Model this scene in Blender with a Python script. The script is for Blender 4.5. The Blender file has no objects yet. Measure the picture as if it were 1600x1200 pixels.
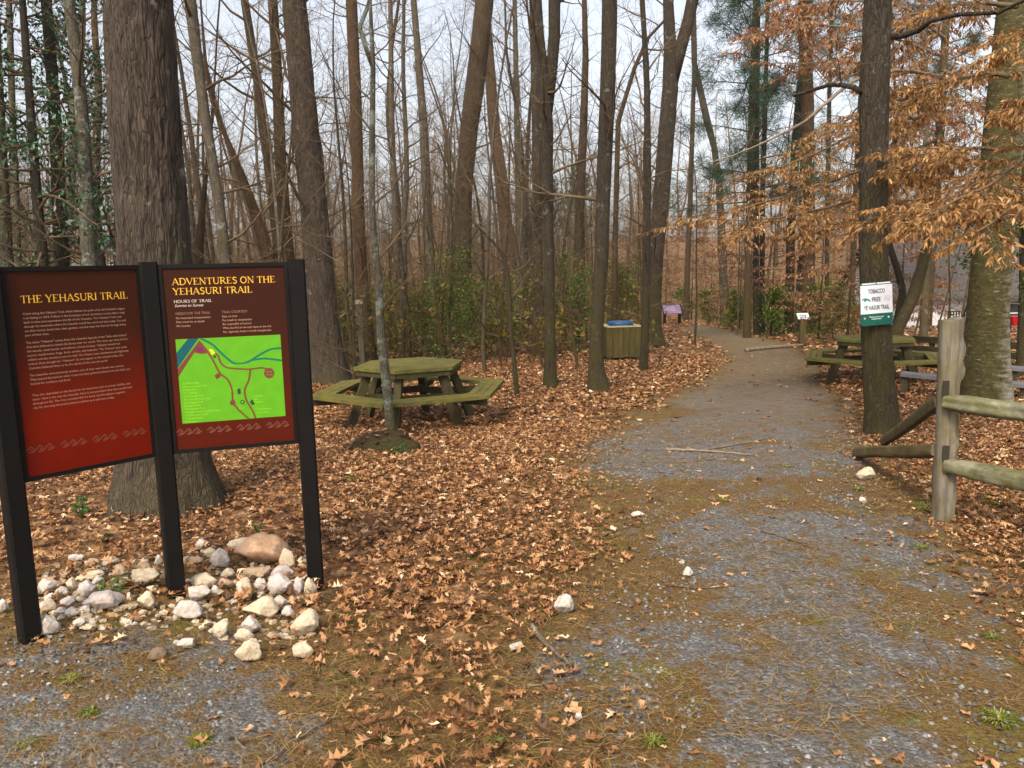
import bpy, math, random
import numpy as np
from mathutils import Vector, Matrix

random.seed(11)
rng = np.random.default_rng(11)
PI = math.pi
C = bpy.context.scene.collection

# ------------------------------------------------------------------ camera
PITCH, ROLL, F = 8.5, -1.3, 1250.0          # F: focal length in pixels of the 1600 wide photograph
CAMP = np.array([0.0, 0.0, 1.6])
cam = bpy.data.cameras.new('camera')
cam.sensor_width = 36.0
cam.lens = 36.0 * F / 1600.0
cam.clip_start = 0.05
cam.clip_end = 1000.0
cam_o = bpy.data.objects.new('camera', cam)
C.objects.link(cam_o)
RM = Matrix.Rotation(math.radians(90 - PITCH), 3, 'X') @ Matrix.Rotation(math.radians(ROLL), 3, 'Z')
cam_o.matrix_world = Matrix.Translation(CAMP) @ RM.to_4x4()
bpy.context.scene.camera = cam_o
RMN = np.array(RM)

# ------------------------------------------------------------------ sky, sun, exposure
SUN_EL, SUN_AZ = math.radians(48), math.radians(200)
world = bpy.data.worlds.new('World')
bpy.context.scene.world = world
world.use_nodes = True
wn = world.node_tree
wn.nodes.clear()
sky = wn.nodes.new('ShaderNodeTexSky')
sky.sky_type = 'NISHITA'
sky.sun_disc = False
sky.sun_elevation = SUN_EL
sky.sun_rotation = SUN_AZ
sky.air_density = 1.0
sky.dust_density = 4.0
sky.ozone_density = 1.0
hsv = wn.nodes.new('ShaderNodeHueSaturation')      # overcast: a nearly colourless sky
hsv.inputs['Saturation'].default_value = 0.36
hsv.inputs['Value'].default_value = 1.0
bgn = wn.nodes.new('ShaderNodeBackground')
bgn.inputs['Strength'].default_value = 0.15
wo = wn.nodes.new('ShaderNodeOutputWorld')
wn.links.new(sky.outputs[0], hsv.inputs['Color'])
wn.links.new(hsv.outputs[0], bgn.inputs['Color'])
wn.links.new(bgn.outputs[0], wo.inputs['Surface'])
sl = bpy.data.lights.new('sun', 'SUN')
sl.energy = 2.0
sl.angle = math.radians(14)
sl.color = (1.0, 0.86, 0.66)
so = bpy.data.objects.new('sun', sl)
C.objects.link(so)
sdir = Vector((math.sin(SUN_AZ) * math.cos(SUN_EL), math.cos(SUN_AZ) * math.cos(SUN_EL), math.sin(SUN_EL)))
so.rotation_euler = sdir.to_track_quat('Z', 'Y').to_euler()
so.location = (0, -5, 30)
vs = bpy.context.scene.view_settings
vs.view_transform = 'Standard'
vs.look = 'None'
vs.exposure = 0.95
vs.gamma = 1.0
bpy.context.scene.cycles.max_bounces = 6
bpy.context.scene.cycles.use_denoising = True

# ------------------------------------------------------------------ noise and terrain
def hsh(i, j, s):
    h = (i.astype(np.int64) * 374761393 + j.astype(np.int64) * 668265263 + s * 982451653) & 0x7fffffff
    h = ((h ^ (h >> 13)) * 1274126177) & 0x7fffffff
    return ((h ^ (h >> 16)) & 0xffff) / 65535.0

def vnoise(x, y, s=0):
    x = np.asarray(x, float); y = np.asarray(y, float)
    i = np.floor(x); j = np.floor(y)
    u = x - i; v = y - j
    u = u * u * (3 - 2 * u); v = v * v * (3 - 2 * v)
    a, b, c, d = hsh(i, j, s), hsh(i + 1, j, s), hsh(i, j + 1, s), hsh(i + 1, j + 1, s)
    return (a * (1 - u) + b * u) * (1 - v) + (c * (1 - u) + d * u) * v

def fbm(x, y, s=0, o=3):
    t = 0; a = 0.5; x = np.asarray(x, float); y = np.asarray(y, float)
    for k in range(o):
        t = t + a * vnoise(x, y, s + k); x = x * 2.03; y = y * 2.03; a *= 0.5
    return t / (1 - 0.5 ** o)

_ys = np.arange(-60, 261, 0.25)
_zs = np.interp(_ys, [-60, 3.2, 6, 9.5, 13, 18.7, 36, 48, 60, 75, 100, 140, 260],
                [0, 0, -0.07, -0.31, -0.46, -0.72, -1.3, -1.45, -1.0, 0.3, 2.2, 4.5, 9])
_k = np.ones(9) / 9.0
_zs = np.convolve(np.pad(_zs, 4, mode='edge'), _k, 'valid')

def sstep(a, b, x):
    t = np.clip((np.asarray(x, float) - a) / (b - a), 0, 1)
    return t * t * (3 - 2 * t)

def zg(x, y):
    x = np.asarray(x, float); y = np.asarray(y, float)
    z = np.interp(y, _ys, _zs)
    z = z + 0.12 * np.exp(-((x + 2.15) / 0.85) ** 2 - ((y - 3.6) / 0.9) ** 2)
    z = z - 1.5 * sstep(30, 38, y) * sstep(8, 14, x) * (1 - sstep(60, 75, y))
    z = z + 0.05 * (fbm(x * 0.45, y * 0.45, 3) - 0.5) * sstep(5, 9, y) + 0.018 * (fbm(x * 2.2, y * 2.2, 5) - 0.5)
    return z

def ray(px, py):
    return RMN @ np.array([(px - 800) / F, -(py - 600) / F, -1.0])

def at(px, py, Y):
    d = ray(px, py)
    return CAMP + d * (Y / d[1])

def ground(px, py):
    d = ray(px, py)
    t = 1.0
    while t < 200:
        p = CAMP + d * t
        if p[2] <= zg(p[0], p[1]):
            lo, hi = t - max(0.02, t * 0.01), t
            for _ in range(24):
                m = (lo + hi) / 2; p = CAMP + d * m
                if p[2] <= zg(p[0], p[1]): hi = m
                else: lo = m
            p = CAMP + d * hi
            return np.array([p[0], p[1], float(zg(p[0], p[1]))])
        t += max(0.02, t * 0.01)
    p = CAMP + d * (60 / d[1])
    return np.array([p[0], p[1], float(zg(p[0], p[1]))])

# ------------------------------------------------------------------ mesh builder
class MB:
    def __init__(s):
        s.v = []; s.l = []; s.n = []; s.m = []; s.r = []; s.nv = 0
    def add(s, verts, faces, mat=0, rnd=None):
        verts = np.asarray(verts, float).reshape(-1, 3)
        if isinstance(faces, np.ndarray):
            k = faces.shape[1]; nf = len(faces)
            s.l.append((faces + s.nv).ravel()); s.n.append(np.full(nf, k))
        else:
            nf = len(faces)
            s.l.append(np.array([i + s.nv for f in faces for i in f], dtype=np.int64))
            s.n.append(np.array([len(f) for f in faces]))
        s.v.append(verts); s.nv += len(verts)
        s.m.append(np.full(nf, mat))
        if rnd is None: rnd = np.full(nf, random.random())
        elif np.isscalar(rnd): rnd = np.full(nf, rnd)
        s.r.append(np.asarray(rnd, float))
    def box(s, c, size, R=None, mat=0, taper=1.0):
        x, y, z = [q / 2 for q in size]
        t = taper
        v = np.array([[-x, -y, -z], [x, -y, -z], [x, y, -z], [-x, y, -z],
                      [-x * t, -y * t, z], [x * t, -y * t, z], [x * t, y * t, z], [-x * t, y * t, z]])
        if R is not None: v = v @ np.asarray(R).T
        s.add(v + np.asarray(c), [(0, 3, 2, 1), (4, 5, 6, 7), (0, 1, 5, 4), (1, 2, 6, 5), (2, 3, 7, 6), (3, 0, 4, 7)], mat)
    def beam(s, a, b, w, h, up=(0, 0, 1), mat=0):
        a = np.asarray(a, float); b = np.asarray(b, float)
        d = b - a; L = np.linalg.norm(d); d = d / L
        up = np.asarray(up, float)
        sx = np.cross(d, up); sx /= np.linalg.norm(sx); uz = np.cross(sx, d)
        s.box((a + b) / 2, (L, w, h), np.stack([d, sx, uz], 1), mat)
    def prism(s, poly, z0, z1, mat=0):
        n = len(poly)
        v = [(x, y, z0) for x, y in poly] + [(x, y, z1) for x, y in poly]
        f = [tuple(range(n))[::-1], tuple(range(n, 2 * n))] + [(i, (i + 1) % n, n + (i + 1) % n, n + i) for i in range(n)]
        s.add(v, f, mat)
    def tube(s, P, R, sides=5, mat=0, cap=True, rnd=None):
        P = np.asarray(P, float); n = len(P)
        R = np.broadcast_to(np.asarray(R, float), (n,))
        T = np.gradient(P, axis=0)
        T /= np.linalg.norm(T, axis=1)[:, None] + 1e-12
        ref = np.array([1.0, 0, 0]) if abs(T[0][0]) < 0.8 else np.array([0, 1.0, 0])
        N = np.zeros((n, 3))
        u = ref
        for i in range(n):
            u = u - T[i] * (u @ T[i]); u = u / (np.linalg.norm(u) + 1e-12); N[i] = u
        B = np.cross(T, N)
        a = np.arange(sides) * 2 * PI / sides
        ring = P[:, None, :] + R[:, None, None] * (np.cos(a)[None, :, None] * N[:, None, :] + np.sin(a)[None, :, None] * B[:, None, :])
        v = ring.reshape(-1, 3)
        i = np.arange(n - 1)[:, None] * sides; j = np.arange(sides)[None, :]; j2 = (j + 1) % sides
        q = np.stack([i + j, i + j2, i + sides + j2, i + sides + j], -1).reshape(-1, 4)
        if rnd is None: rnd = random.random()
        s.add(v, q, mat, rnd)
        if cap:
            s.l.append(np.arange(sides)[::-1] + s.nv - len(v)); s.l.append(np.arange(sides) + s.nv - sides)
            s.n.append(np.array([sides, sides])); s.m.append(np.array([mat, mat])); s.r.append(np.array([rnd, rnd]))
    def mesh(s, name, mats, smooth=True):
        me = bpy.data.meshes.new(name)
        V = np.concatenate(s.v); L = np.concatenate(s.l).astype(np.int32); N = np.concatenate(s.n).astype(np.int32)
        me.vertices.add(len(V)); me.vertices.foreach_set('co', V.astype(np.float32).ravel())
        me.loops.add(len(L)); me.loops.foreach_set('vertex_index', L)
        me.polygons.add(len(N))
        st = np.zeros(len(N), np.int32); st[1:] = np.cumsum(N)[:-1]
        me.polygons.foreach_set('loop_start', st)
        me.polygons.foreach_set('material_index', np.concatenate(s.m).astype(np.int32))
        me.polygons.foreach_set('use_smooth', np.full(len(N), smooth))
        at_ = me.attributes.new('rnd', 'FLOAT', 'FACE')
        at_.data.foreach_set('value', np.concatenate(s.r).astype(np.float32))
        for m in mats if isinstance(mats, (list, tuple)) else [mats]: me.materials.append(m)
        me.update(calc_edges=True)
        return me
    def build(s, name, mats, parent=None, smooth=True, loc=None):
        o = bpy.data.objects.new(name, s.mesh(name, mats, smooth))
        C.objects.link(o)
        if parent is not None: o.parent = parent
        if loc is not None: o.location = loc
        return o

def tag(o, label=None, cat=None, group=None, kind=None):
    if label: o['label'] = label
    if cat: o['category'] = cat
    if group: o['group'] = group
    if kind: o['kind'] = kind
    return o

def empty(name, loc, label, cat, group=None, rz=0.0):
    o = bpy.data.objects.new(name, None)
    o.empty_display_size = 0.2
    C.objects.link(o)
    o.location = loc; o.rotation_euler = (0, 0, rz)
    return tag(o, label, cat, group)

def copy_tree(o, parent=None):
    c = o.copy(); C.objects.link(c); c.parent = parent
    for ch in list(o.children): copy_tree(ch, c)
    return c

def scatter(mb, tv, tf, pos, R, scale, rnd, mat=0):
    """template verts (k,3), faces (m,n) put at pos (N,3) with rotations R (N,3,3)."""
    N = len(pos); k = len(tv)
    sc = np.asarray(scale, float)
    sc = sc[:, None, None] if sc.ndim == 1 else sc[:, None, :]
    v = np.einsum('nij,nkj->nki', R, tv[None] * sc) + pos[:, None, :]
    f = (tf[None] + (np.arange(N) * k)[:, None, None]).reshape(-1, tf.shape[1])
    mb.add(v.reshape(-1, 3), f, mat, np.repeat(rnd, len(tf)))

def rots(az, tilt, tdir, roll=None):
    """rotate about z by az, then tilt by tilt about a horizontal axis at tdir."""
    n = len(az)
    ca, sa = np.cos(az), np.sin(az)
    Rz = np.zeros((n, 3, 3)); Rz[:, 0, 0] = ca; Rz[:, 0, 1] = -sa; Rz[:, 1, 0] = sa; Rz[:, 1, 1] = ca; Rz[:, 2, 2] = 1
    k = np.stack([np.cos(tdir), np.sin(tdir), np.zeros(n)], 1)
    K = np.zeros((n, 3, 3)); K[:, 0, 1] = -k[:, 2]; K[:, 0, 2] = k[:, 1]; K[:, 1, 0] = k[:, 2]; K[:, 1, 2] = -k[:, 0]; K[:, 2, 0] = -k[:, 1]; K[:, 2, 1] = k[:, 0]
    I = np.eye(3)[None]
    Rt = I + np.sin(tilt)[:, None, None] * K + (1 - np.cos(tilt))[:, None, None] * (K @ K)
    return Rt @ Rz

def frames(d, up):
    """rotation matrices with x along d, z near up."""
    d = d / (np.linalg.norm(d, axis=1)[:, None] + 1e-9)
    y = np.cross(up, d); y /= np.linalg.norm(y, axis=1)[:, None] + 1e-9
    z = np.cross(d, y)
    return np.stack([d, y, z], 2)

# ------------------------------------------------------------------ materials
def newmat(name):
    m = bpy.data.materials.new(name); m.use_nodes = True
    nt = m.node_tree
    b = nt.nodes['Principled BSDF']
    return m, nt, b

def nd(nt, typ, **kw):
    n = nt.nodes.new(typ)
    for k, v in kw.items():
        if k in n.inputs: n.inputs[k].default_value = v
        else: setattr(n, k, v)
    return n

def ramp(nt, fac, stops, interp='LINEAR'):
    r = nt.nodes.new('ShaderNodeValToRGB')
    r.color_ramp.interpolation = interp
    while len(r.color_ramp.elements) < len(stops): r.color_ramp.elements.new(0.5)
    for e, (p, c) in zip(r.color_ramp.elements, stops):
        e.position = p; e.color = (*c, 1) if len(c) == 3 else c
    nt.links.new(fac, r.inputs[0])
    return r.outputs[0]

def g(v): return (v, v, v)

def mixc(nt, fac, a, b, mode='MIX'):
    m = nt.nodes.new('ShaderNodeMix'); m.data_type = 'RGBA'; m.blend_type = mode
    for s, i in ((fac, 0), (a, 6), (b, 7)):
        if hasattr(s, 'links') or isinstance(s, bpy.types.NodeSocket): nt.links.new(s, m.inputs[i])
        elif i == 0: m.inputs[0].default_value = s
        else: m.inputs[i].default_value = (*s, 1)
    return m.outputs[2]

def math2(nt, op, a, b=None, clamp=False):
    m = nt.nodes.new('ShaderNodeMath'); m.operation = op; m.use_clamp = clamp
    for s, i in ((a, 0), (b, 1)):
        if s is None: continue
        if isinstance(s, bpy.types.NodeSocket): nt.links.new(s, m.inputs[i])
        else: m.inputs[i].default_value = s
    return m.outputs[0]

def coord(nt, scale=(1, 1, 1), kind='Object'):
    t = nt.nodes.new('ShaderNodeTexCoord'); mp = nt.nodes.new('ShaderNodeMapping')
    mp.inputs['Scale'].default_value = scale
    nt.links.new(t.outputs[kind], mp.inputs['Vector'])
    return mp.outputs[0]

def noise(nt, vec, scale, detail=4, rough=0.55):
    n = nd(nt, 'ShaderNodeTexNoise'); n.inputs['Scale'].default_value = scale
    n.inputs['Detail'].default_value = detail; n.inputs['Roughness'].default_value = rough
    nt.links.new(vec, n.inputs['Vector'])
    return n.outputs[0]

def voro(nt, vec, scale, out='Distance', feature='F1'):
    n = nd(nt, 'ShaderNodeTexVoronoi'); n.feature = feature
    n.inputs['Scale'].default_value = scale
    nt.links.new(vec, n.inputs['Vector'])
    return n.outputs[out]

def bump(nt, b, h, strength, dist):
    n = nt.nodes.new('ShaderNodeBump')
    n.inputs['Strength'].default_value = strength; n.inputs['Distance'].default_value = dist
    nt.links.new(h, n.inputs['Height']); nt.links.new(n.outputs[0], b.inputs['Normal'])

def attr(nt, name):
    a = nt.nodes.new('ShaderNodeAttribute'); a.attribute_name = name
    return a.outputs['Fac']

def plain(name, col, rough=0.6, metal=0.0, var=0.25, scale=12, spec=0.4):
    m, nt, b = newmat(name)
    v = coord(nt)
    n = noise(nt, v, scale, 4)
    lo = tuple(c * (1 - var) for c in col); hi = tuple(min(1, c * (1 + var)) for c in col)
    nt.links.new(ramp(nt, n, [(0.3, lo), (0.7, hi)]), b.inputs['Base Color'])
    b.inputs['Roughness'].default_value = rough; b.inputs['Metallic'].default_value = metal
    b.inputs['Specular IOR Level'].default_value = spec
    bump(nt, b, n, 0.15, 0.01)
    return m

def bark(name, dark, light, s=14, squash=0.22, bstr=0.8, lichen=0.0, lcol=(0.33, 0.37, 0.30), moss=0.0, mcol=(0.085, 0.085, 0.018), mz=1.6):
    m, nt, b = newmat(name)
    v = coord(nt, (1, 1, squash))
    n1 = noise(nt, v, s, 6, 0.65)
    dis = nd(nt, 'ShaderNodeVectorMath', operation='ADD'); dn = nd(nt, 'ShaderNodeTexNoise'); dn.inputs['Scale'].default_value = s * 0.5; nt.links.new(v, dn.inputs['Vector'])
    ds = nd(nt, 'ShaderNodeVectorMath', operation='SCALE'); ds.inputs['Scale'].default_value = 3.2 / s; nt.links.new(dn.outputs['Color'], ds.inputs[0])
    nt.links.new(v, dis.inputs[0]); nt.links.new(ds.outputs[0], dis.inputs[1])
    ve = voro(nt, dis.outputs[0], s * 1.5, 'Distance', 'DISTANCE_TO_EDGE')
    crack = ramp(nt, ve, [(0.0, g(0)), (0.16, g(1))])
    h = math2(nt, 'ADD', math2(nt, 'ADD', math2(nt, 'MULTIPLY', n1, 0.55), math2(nt, 'MULTIPLY', noise(nt, v, s * 4.5, 3, 0.7), 0.30)), math2(nt, 'MULTIPLY', crack, 0.17))
    c = ramp(nt, h, [(0.36, tuple(a * .7 for a in dark)), (0.6, tuple(a * .55 + q * .45 for a, q in zip(dark, light))), (0.74, light), (0.86, tuple(min(1, q * 1.5) for q in light))])
    v2 = coord(nt)
    big = noise(nt, v2, 1.7, 3)
    c = mixc(nt, ramp(nt, big, [(0.35, g(0)), (0.7, g(0.55))]), c, tuple(a * 0.62 for a in light))
    if lichen:
        ln = noise(nt, v2, 5.5, 5, 0.7)
        f = ramp(nt, ln, [(0.66 - 0.22 * lichen, g(0)), (0.72 - 0.2 * lichen, g(1))])
        c = mixc(nt, math2(nt, 'MULTIPLY', f, 0.85), c, lcol)
    if moss:
        sep = nt.nodes.new('ShaderNodeSeparateXYZ'); nt.links.new(v2, sep.inputs[0])
        zf = nd(nt, 'ShaderNodeMapRange'); zf.inputs[1].default_value = 0.0; zf.inputs[2].default_value = mz
        zf.inputs[3].default_value = 1.0; zf.inputs[4].default_value = 0.0
        nt.links.new(sep.outputs[2], zf.inputs[0])
        mn = noise(nt, v2, 3.2, 5, 0.6)
        f = ramp(nt, math2(nt, 'ADD', math2(nt, 'MULTIPLY', zf.outputs[0], 0.35), mn), [(0.58, g(0)), (0.8, g(1))])
        c = mixc(nt, math2(nt, 'MULTIPLY', f, moss), c, mcol)
    nt.links.new(c, b.inputs['Base Color'])
    b.inputs['Roughness'].default_value = 0.85; b.inputs['Specular IOR Level'].default_value = 0.25
    bump(nt, b, h, min(1.0, bstr * 1.25), 0.045)
    return m

def leafmat(name, stops, rough=0.6, transl=0.25, spec=0.35):
    m, nt, b = newmat(name)
    c = ramp(nt, attr(nt, 'rnd'), stops)
    nt.links.new(c, b.inputs['Base Color'])
    b.inputs['Roughness'].default_value = rough; b.inputs['Specular IOR Level'].default_value = spec
    if transl:
        t = nt.nodes.new('ShaderNodeBsdfTranslucent'); nt.links.new(c, t.inputs[0])
        mx = nt.nodes.new('ShaderNodeMixShader'); mx.inputs[0].default_value = transl
        nt.links.new(b.outputs[0], mx.inputs[1]); nt.links.new(t.outputs[0], mx.inputs[2])
        nt.links.new(mx.outputs[0], nt.nodes['Material Output'].inputs[0])
    return m

def wood(name, dark, light, moss=0.0, mcol=(0.09, 0.10, 0.02), s=30, axis=(0.12, 1, 1), bstr=0.5):
    m, nt, b = newmat(name)
    v = coord(nt, axis)
    n = noise(nt, v, s, 6, 0.7)
    c = ramp(nt, n, [(0.3, dark), (0.68, light)])
    v2 = coord(nt)
    c = mixc(nt, ramp(nt, noise(nt, v2, 2.5, 3), [(0.35, g(0)), (0.75, g(0.6))]), c, tuple(q * 0.6 for q in dark))
    if moss:
        c = mixc(nt, math2(nt, 'MULTIPLY', ramp(nt, noise(nt, v2, 6, 5, 0.65), [(0.38, g(0)), (0.6, g(1))]), moss), c, mcol)
    nt.links.new(c, b.inputs['Base Color'])
    b.inputs['Roughness'].default_value = 0.8; b.inputs['Specular IOR Level'].default_value = 0.25
    bump(nt, b, n, bstr, 0.012)
    return m

M = {}
M['oak'] = bark('oak_bark', (0.017, 0.012, 0.009), (0.125, 0.092, 0.066), 26, 0.17, 1.0, 0.12, (0.22, 0.20, 0.16), 0.35, (0.075, 0.062, 0.02), 1.0)
M['brown'] = bark('brown_bark', (0.024, 0.015, 0.008), (0.115, 0.076, 0.042), 24, 0.2, 0.8, 0.15, (0.15, 0.14, 0.10), 0.6, (0.060, 0.040, 0.008), 4.0)
M['dark'] = bark('dark_bark', (0.017, 0.013, 0.008), (0.085, 0.064, 0.042), 24, 0.22, 0.8, 0.3, (0.13, 0.135, 0.11), 0.65, (0.052, 0.043, 0.008), 3.2)
M['red'] = bark('reddish_bark', (0.034, 0.019, 0.009), (0.14, 0.080, 0.041), 20, 0.3, 0.8, 0.0, moss=0.35, mz=2.5)
M['grey'] = bark('grey_bark', (0.045, 0.035, 0.024), (0.16, 0.13, 0.095), 13, 0.35, 0.5, 0.35, (0.22, 0.23, 0.19), 0.55, (0.07, 0.053, 0.012), 4.0)
M['lichen'] = bark('lichen_bark', (0.04, 0.034, 0.022), (0.13, 0.115, 0.08), 14, 0.4, 0.6, 0.62, (0.17, 0.19, 0.15), 0.3, mz=1.0)
M['tan'] = bark('tan_beech_bark', (0.05, 0.036, 0.018), (0.15, 0.115, 0.065), 7, 2.0, 0.35, 0.2, (0.2, 0.19, 0.14), 0.5, (0.06, 0.05, 0.01), 5.0)
def beech_bark():
    m, nt, b = newmat('mossy_beech_bark')
    v2 = coord(nt); vh = coord(nt, (1, 1, 5.0))
    n1 = noise(nt, vh, 5, 6, 0.65); n2 = noise(nt, v2, 4.0, 6, 0.7)
    pale = ramp(nt, n1, [(0.3, (0.12, 0.105, 0.07)), (0.7, (0.29, 0.275, 0.22))])
    mossc = ramp(nt, noise(nt, v2, 16, 4, 0.7), [(0.3, (0.028, 0.023, 0.007)), (0.7, (0.082, 0.068, 0.020))])
    sep = nt.nodes.new('ShaderNodeSeparateXYZ'); nt.links.new(v2, sep.inputs[0])
    side = math2(nt, 'SUBTRACT', sep.outputs[0], math2(nt, 'MULTIPLY', sep.outputs[2], 0.075))   # pale lichen keeps to the side away from the wood
    f = math2(nt, 'ADD', math2(nt, 'ADD', math2(nt, 'MULTIPLY', side, 1.3), math2(nt, 'MULTIPLY', math2(nt, 'MAXIMUM', math2(nt, 'SUBTRACT', sep.outputs[2], 1.6), 0.0), 0.10)), math2(nt, 'ADD', math2(nt, 'MULTIPLY', n1, 0.75), math2(nt, 'MULTIPLY', n2, 0.5)))
    f = ramp(nt, f, [(0.52, g(0)), (0.78, g(0.9))])
    fl = ramp(nt, noise(nt, coord(nt, (1, 1, 3.5)), 13, 5, 0.7), [(0.57, g(0)), (0.66, g(0.8))])
    nt.links.new(mixc(nt, math2(nt, 'MAXIMUM', f, fl), mossc, pale), b.inputs['Base Color'])
    b.inputs['Roughness'].default_value = 0.85; b.inputs['Specular IOR Level'].default_value = 0.2
    bump(nt, b, math2(nt, 'ADD', n1, noise(nt, v2, 40, 4, 0.7)), 0.5, 0.02)
    return m
M['beech'] = beech_bark()
M['twig'] = plain('twig_bark', (0.105, 0.071, 0.039), 0.85, 0, 0.4, 6, 0.2)
M['paletwig'] = plain('pale_twig_bark', (0.18, 0.14, 0.10), 0.85, 0, 0.4, 6, 0.2)

# ------------------------------------------------------------------ path outline (world polygons from the ground they lie on)
PATH_PX = [(1040, 1290), (1000, 1150), (905, 1085), (885, 1030), (945, 955), (975, 905), (990, 850), (965, 785), (905, 728), (935, 690),
           (990, 660), (1050, 622), (1100, 597), (1142, 567), (1122, 537), (1066, 515), (1100, 509), (1150, 520), (1220, 536),
           (1265, 560), (1278, 597), (1322, 640), (1348, 700), (1365, 760), (1425, 830), (1500, 900), (1570, 960), (1610, 1060), (1650, 1290)]
PATCH_PX = [(-260, 1000), (60, 997), (110, 1010), (200, 1042), (330, 1012), (420, 1060), (470, 1110), (430, 1160), (300, 1300), (-400, 1300)]
PATH_W = np.array([ground(*p)[:2] for p in PATH_PX])
PATCH_W = np.array([ground(*p)[:2] for p in PATCH_PX])

def sdist(x, y, poly):
    x = np.asarray(x, float).ravel(); y = np.asarray(y, float).ravel()
    d = np.full(len(x), 1e9); inside = np.zeros(len(x), bool)
    n = len(poly)
    for i in range(n):
        ax, ay = poly[i]; bx, by = poly[(i + 1) % n]
        ex, ey = bx - ax, by - ay
        t = np.clip(((x - ax) * ex + (y - ay) * ey) / (ex * ex + ey * ey + 1e-12), 0, 1)
        d = np.minimum(d, (x - ax - t * ex) ** 2 + (y - ay - t * ey) ** 2)
        c = ((ay > y) != (by > y)) & (x < (bx - ax) * (y - ay) / (by - ay + 1e-12) + ax)
        inside ^= c
    d = np.sqrt(d)
    return np.where(inside, d, -d)

def pathm(x, y):
    return np.maximum(sdist(x, y, PATH_W), sdist(x, y, PATCH_W))

# ------------------------------------------------------------------ ground and path sheets
def ground_material():
    m, nt, b = newmat('forest_floor')
    v = coord(nt)
    soil = ramp(nt, noise(nt, v, 9, 6, 0.7), [(0.3, (0.028, 0.016, 0.008)), (0.55, (0.085, 0.048, 0.022)), (0.75, (0.16, 0.095, 0.045))])
    col = voro(nt, v, 13, 'Color')
    sp = nt.nodes.new('ShaderNodeSeparateColor'); nt.links.new(col, sp.inputs[0])
    lv = ramp(nt, sp.outputs[0], [(0.0, (0.04, 0.017, 0.007)), (0.35, (0.12, 0.053, 0.021)), (0.7, (0.25, 0.125, 0.055)), (1.0, (0.42, 0.26, 0.14))])
    straw = ramp(nt, noise(nt, coord(nt, (1, 1, 1)), 60, 4, 0.8), [(0.3, (0.040, 0.022, 0.007)), (0.5, (0.12, 0.070, 0.023)), (0.7, (0.23, 0.145, 0.060))])
    moss = ramp(nt, noise(nt, v, 25, 4), [(0.3, (0.05, 0.05, 0.01)), (0.7, (0.15, 0.145, 0.018))])
    c = mixc(nt, attr(nt, 'leafy'), straw, lv)
    c = mixc(nt, ramp(nt, noise(nt, v, 3.0, 4, 0.6), [(0.45, g(0)), (0.62, g(0.8))]), c, soil)
    mm = math2(nt, 'MULTIPLY', ramp(nt, noise(nt, v, 1.6, 5, 0.65), [(0.55, g(0)), (0.68, g(1))]), attr(nt, 'mossy'))
    c = mixc(nt, mm, c, moss)
    nt.links.new(c, b.inputs['Base Color'])
    b.inputs['Roughness'].default_value = 0.9; b.inputs['Specular IOR Level'].default_value = 0.15
    h = math2(nt, 'ADD', voro(nt, v, 13, 'Distance'), noise(nt, v, 60, 4, 0.8))
    bump(nt, b, h, 0.7, 0.02)
    return m

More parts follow.
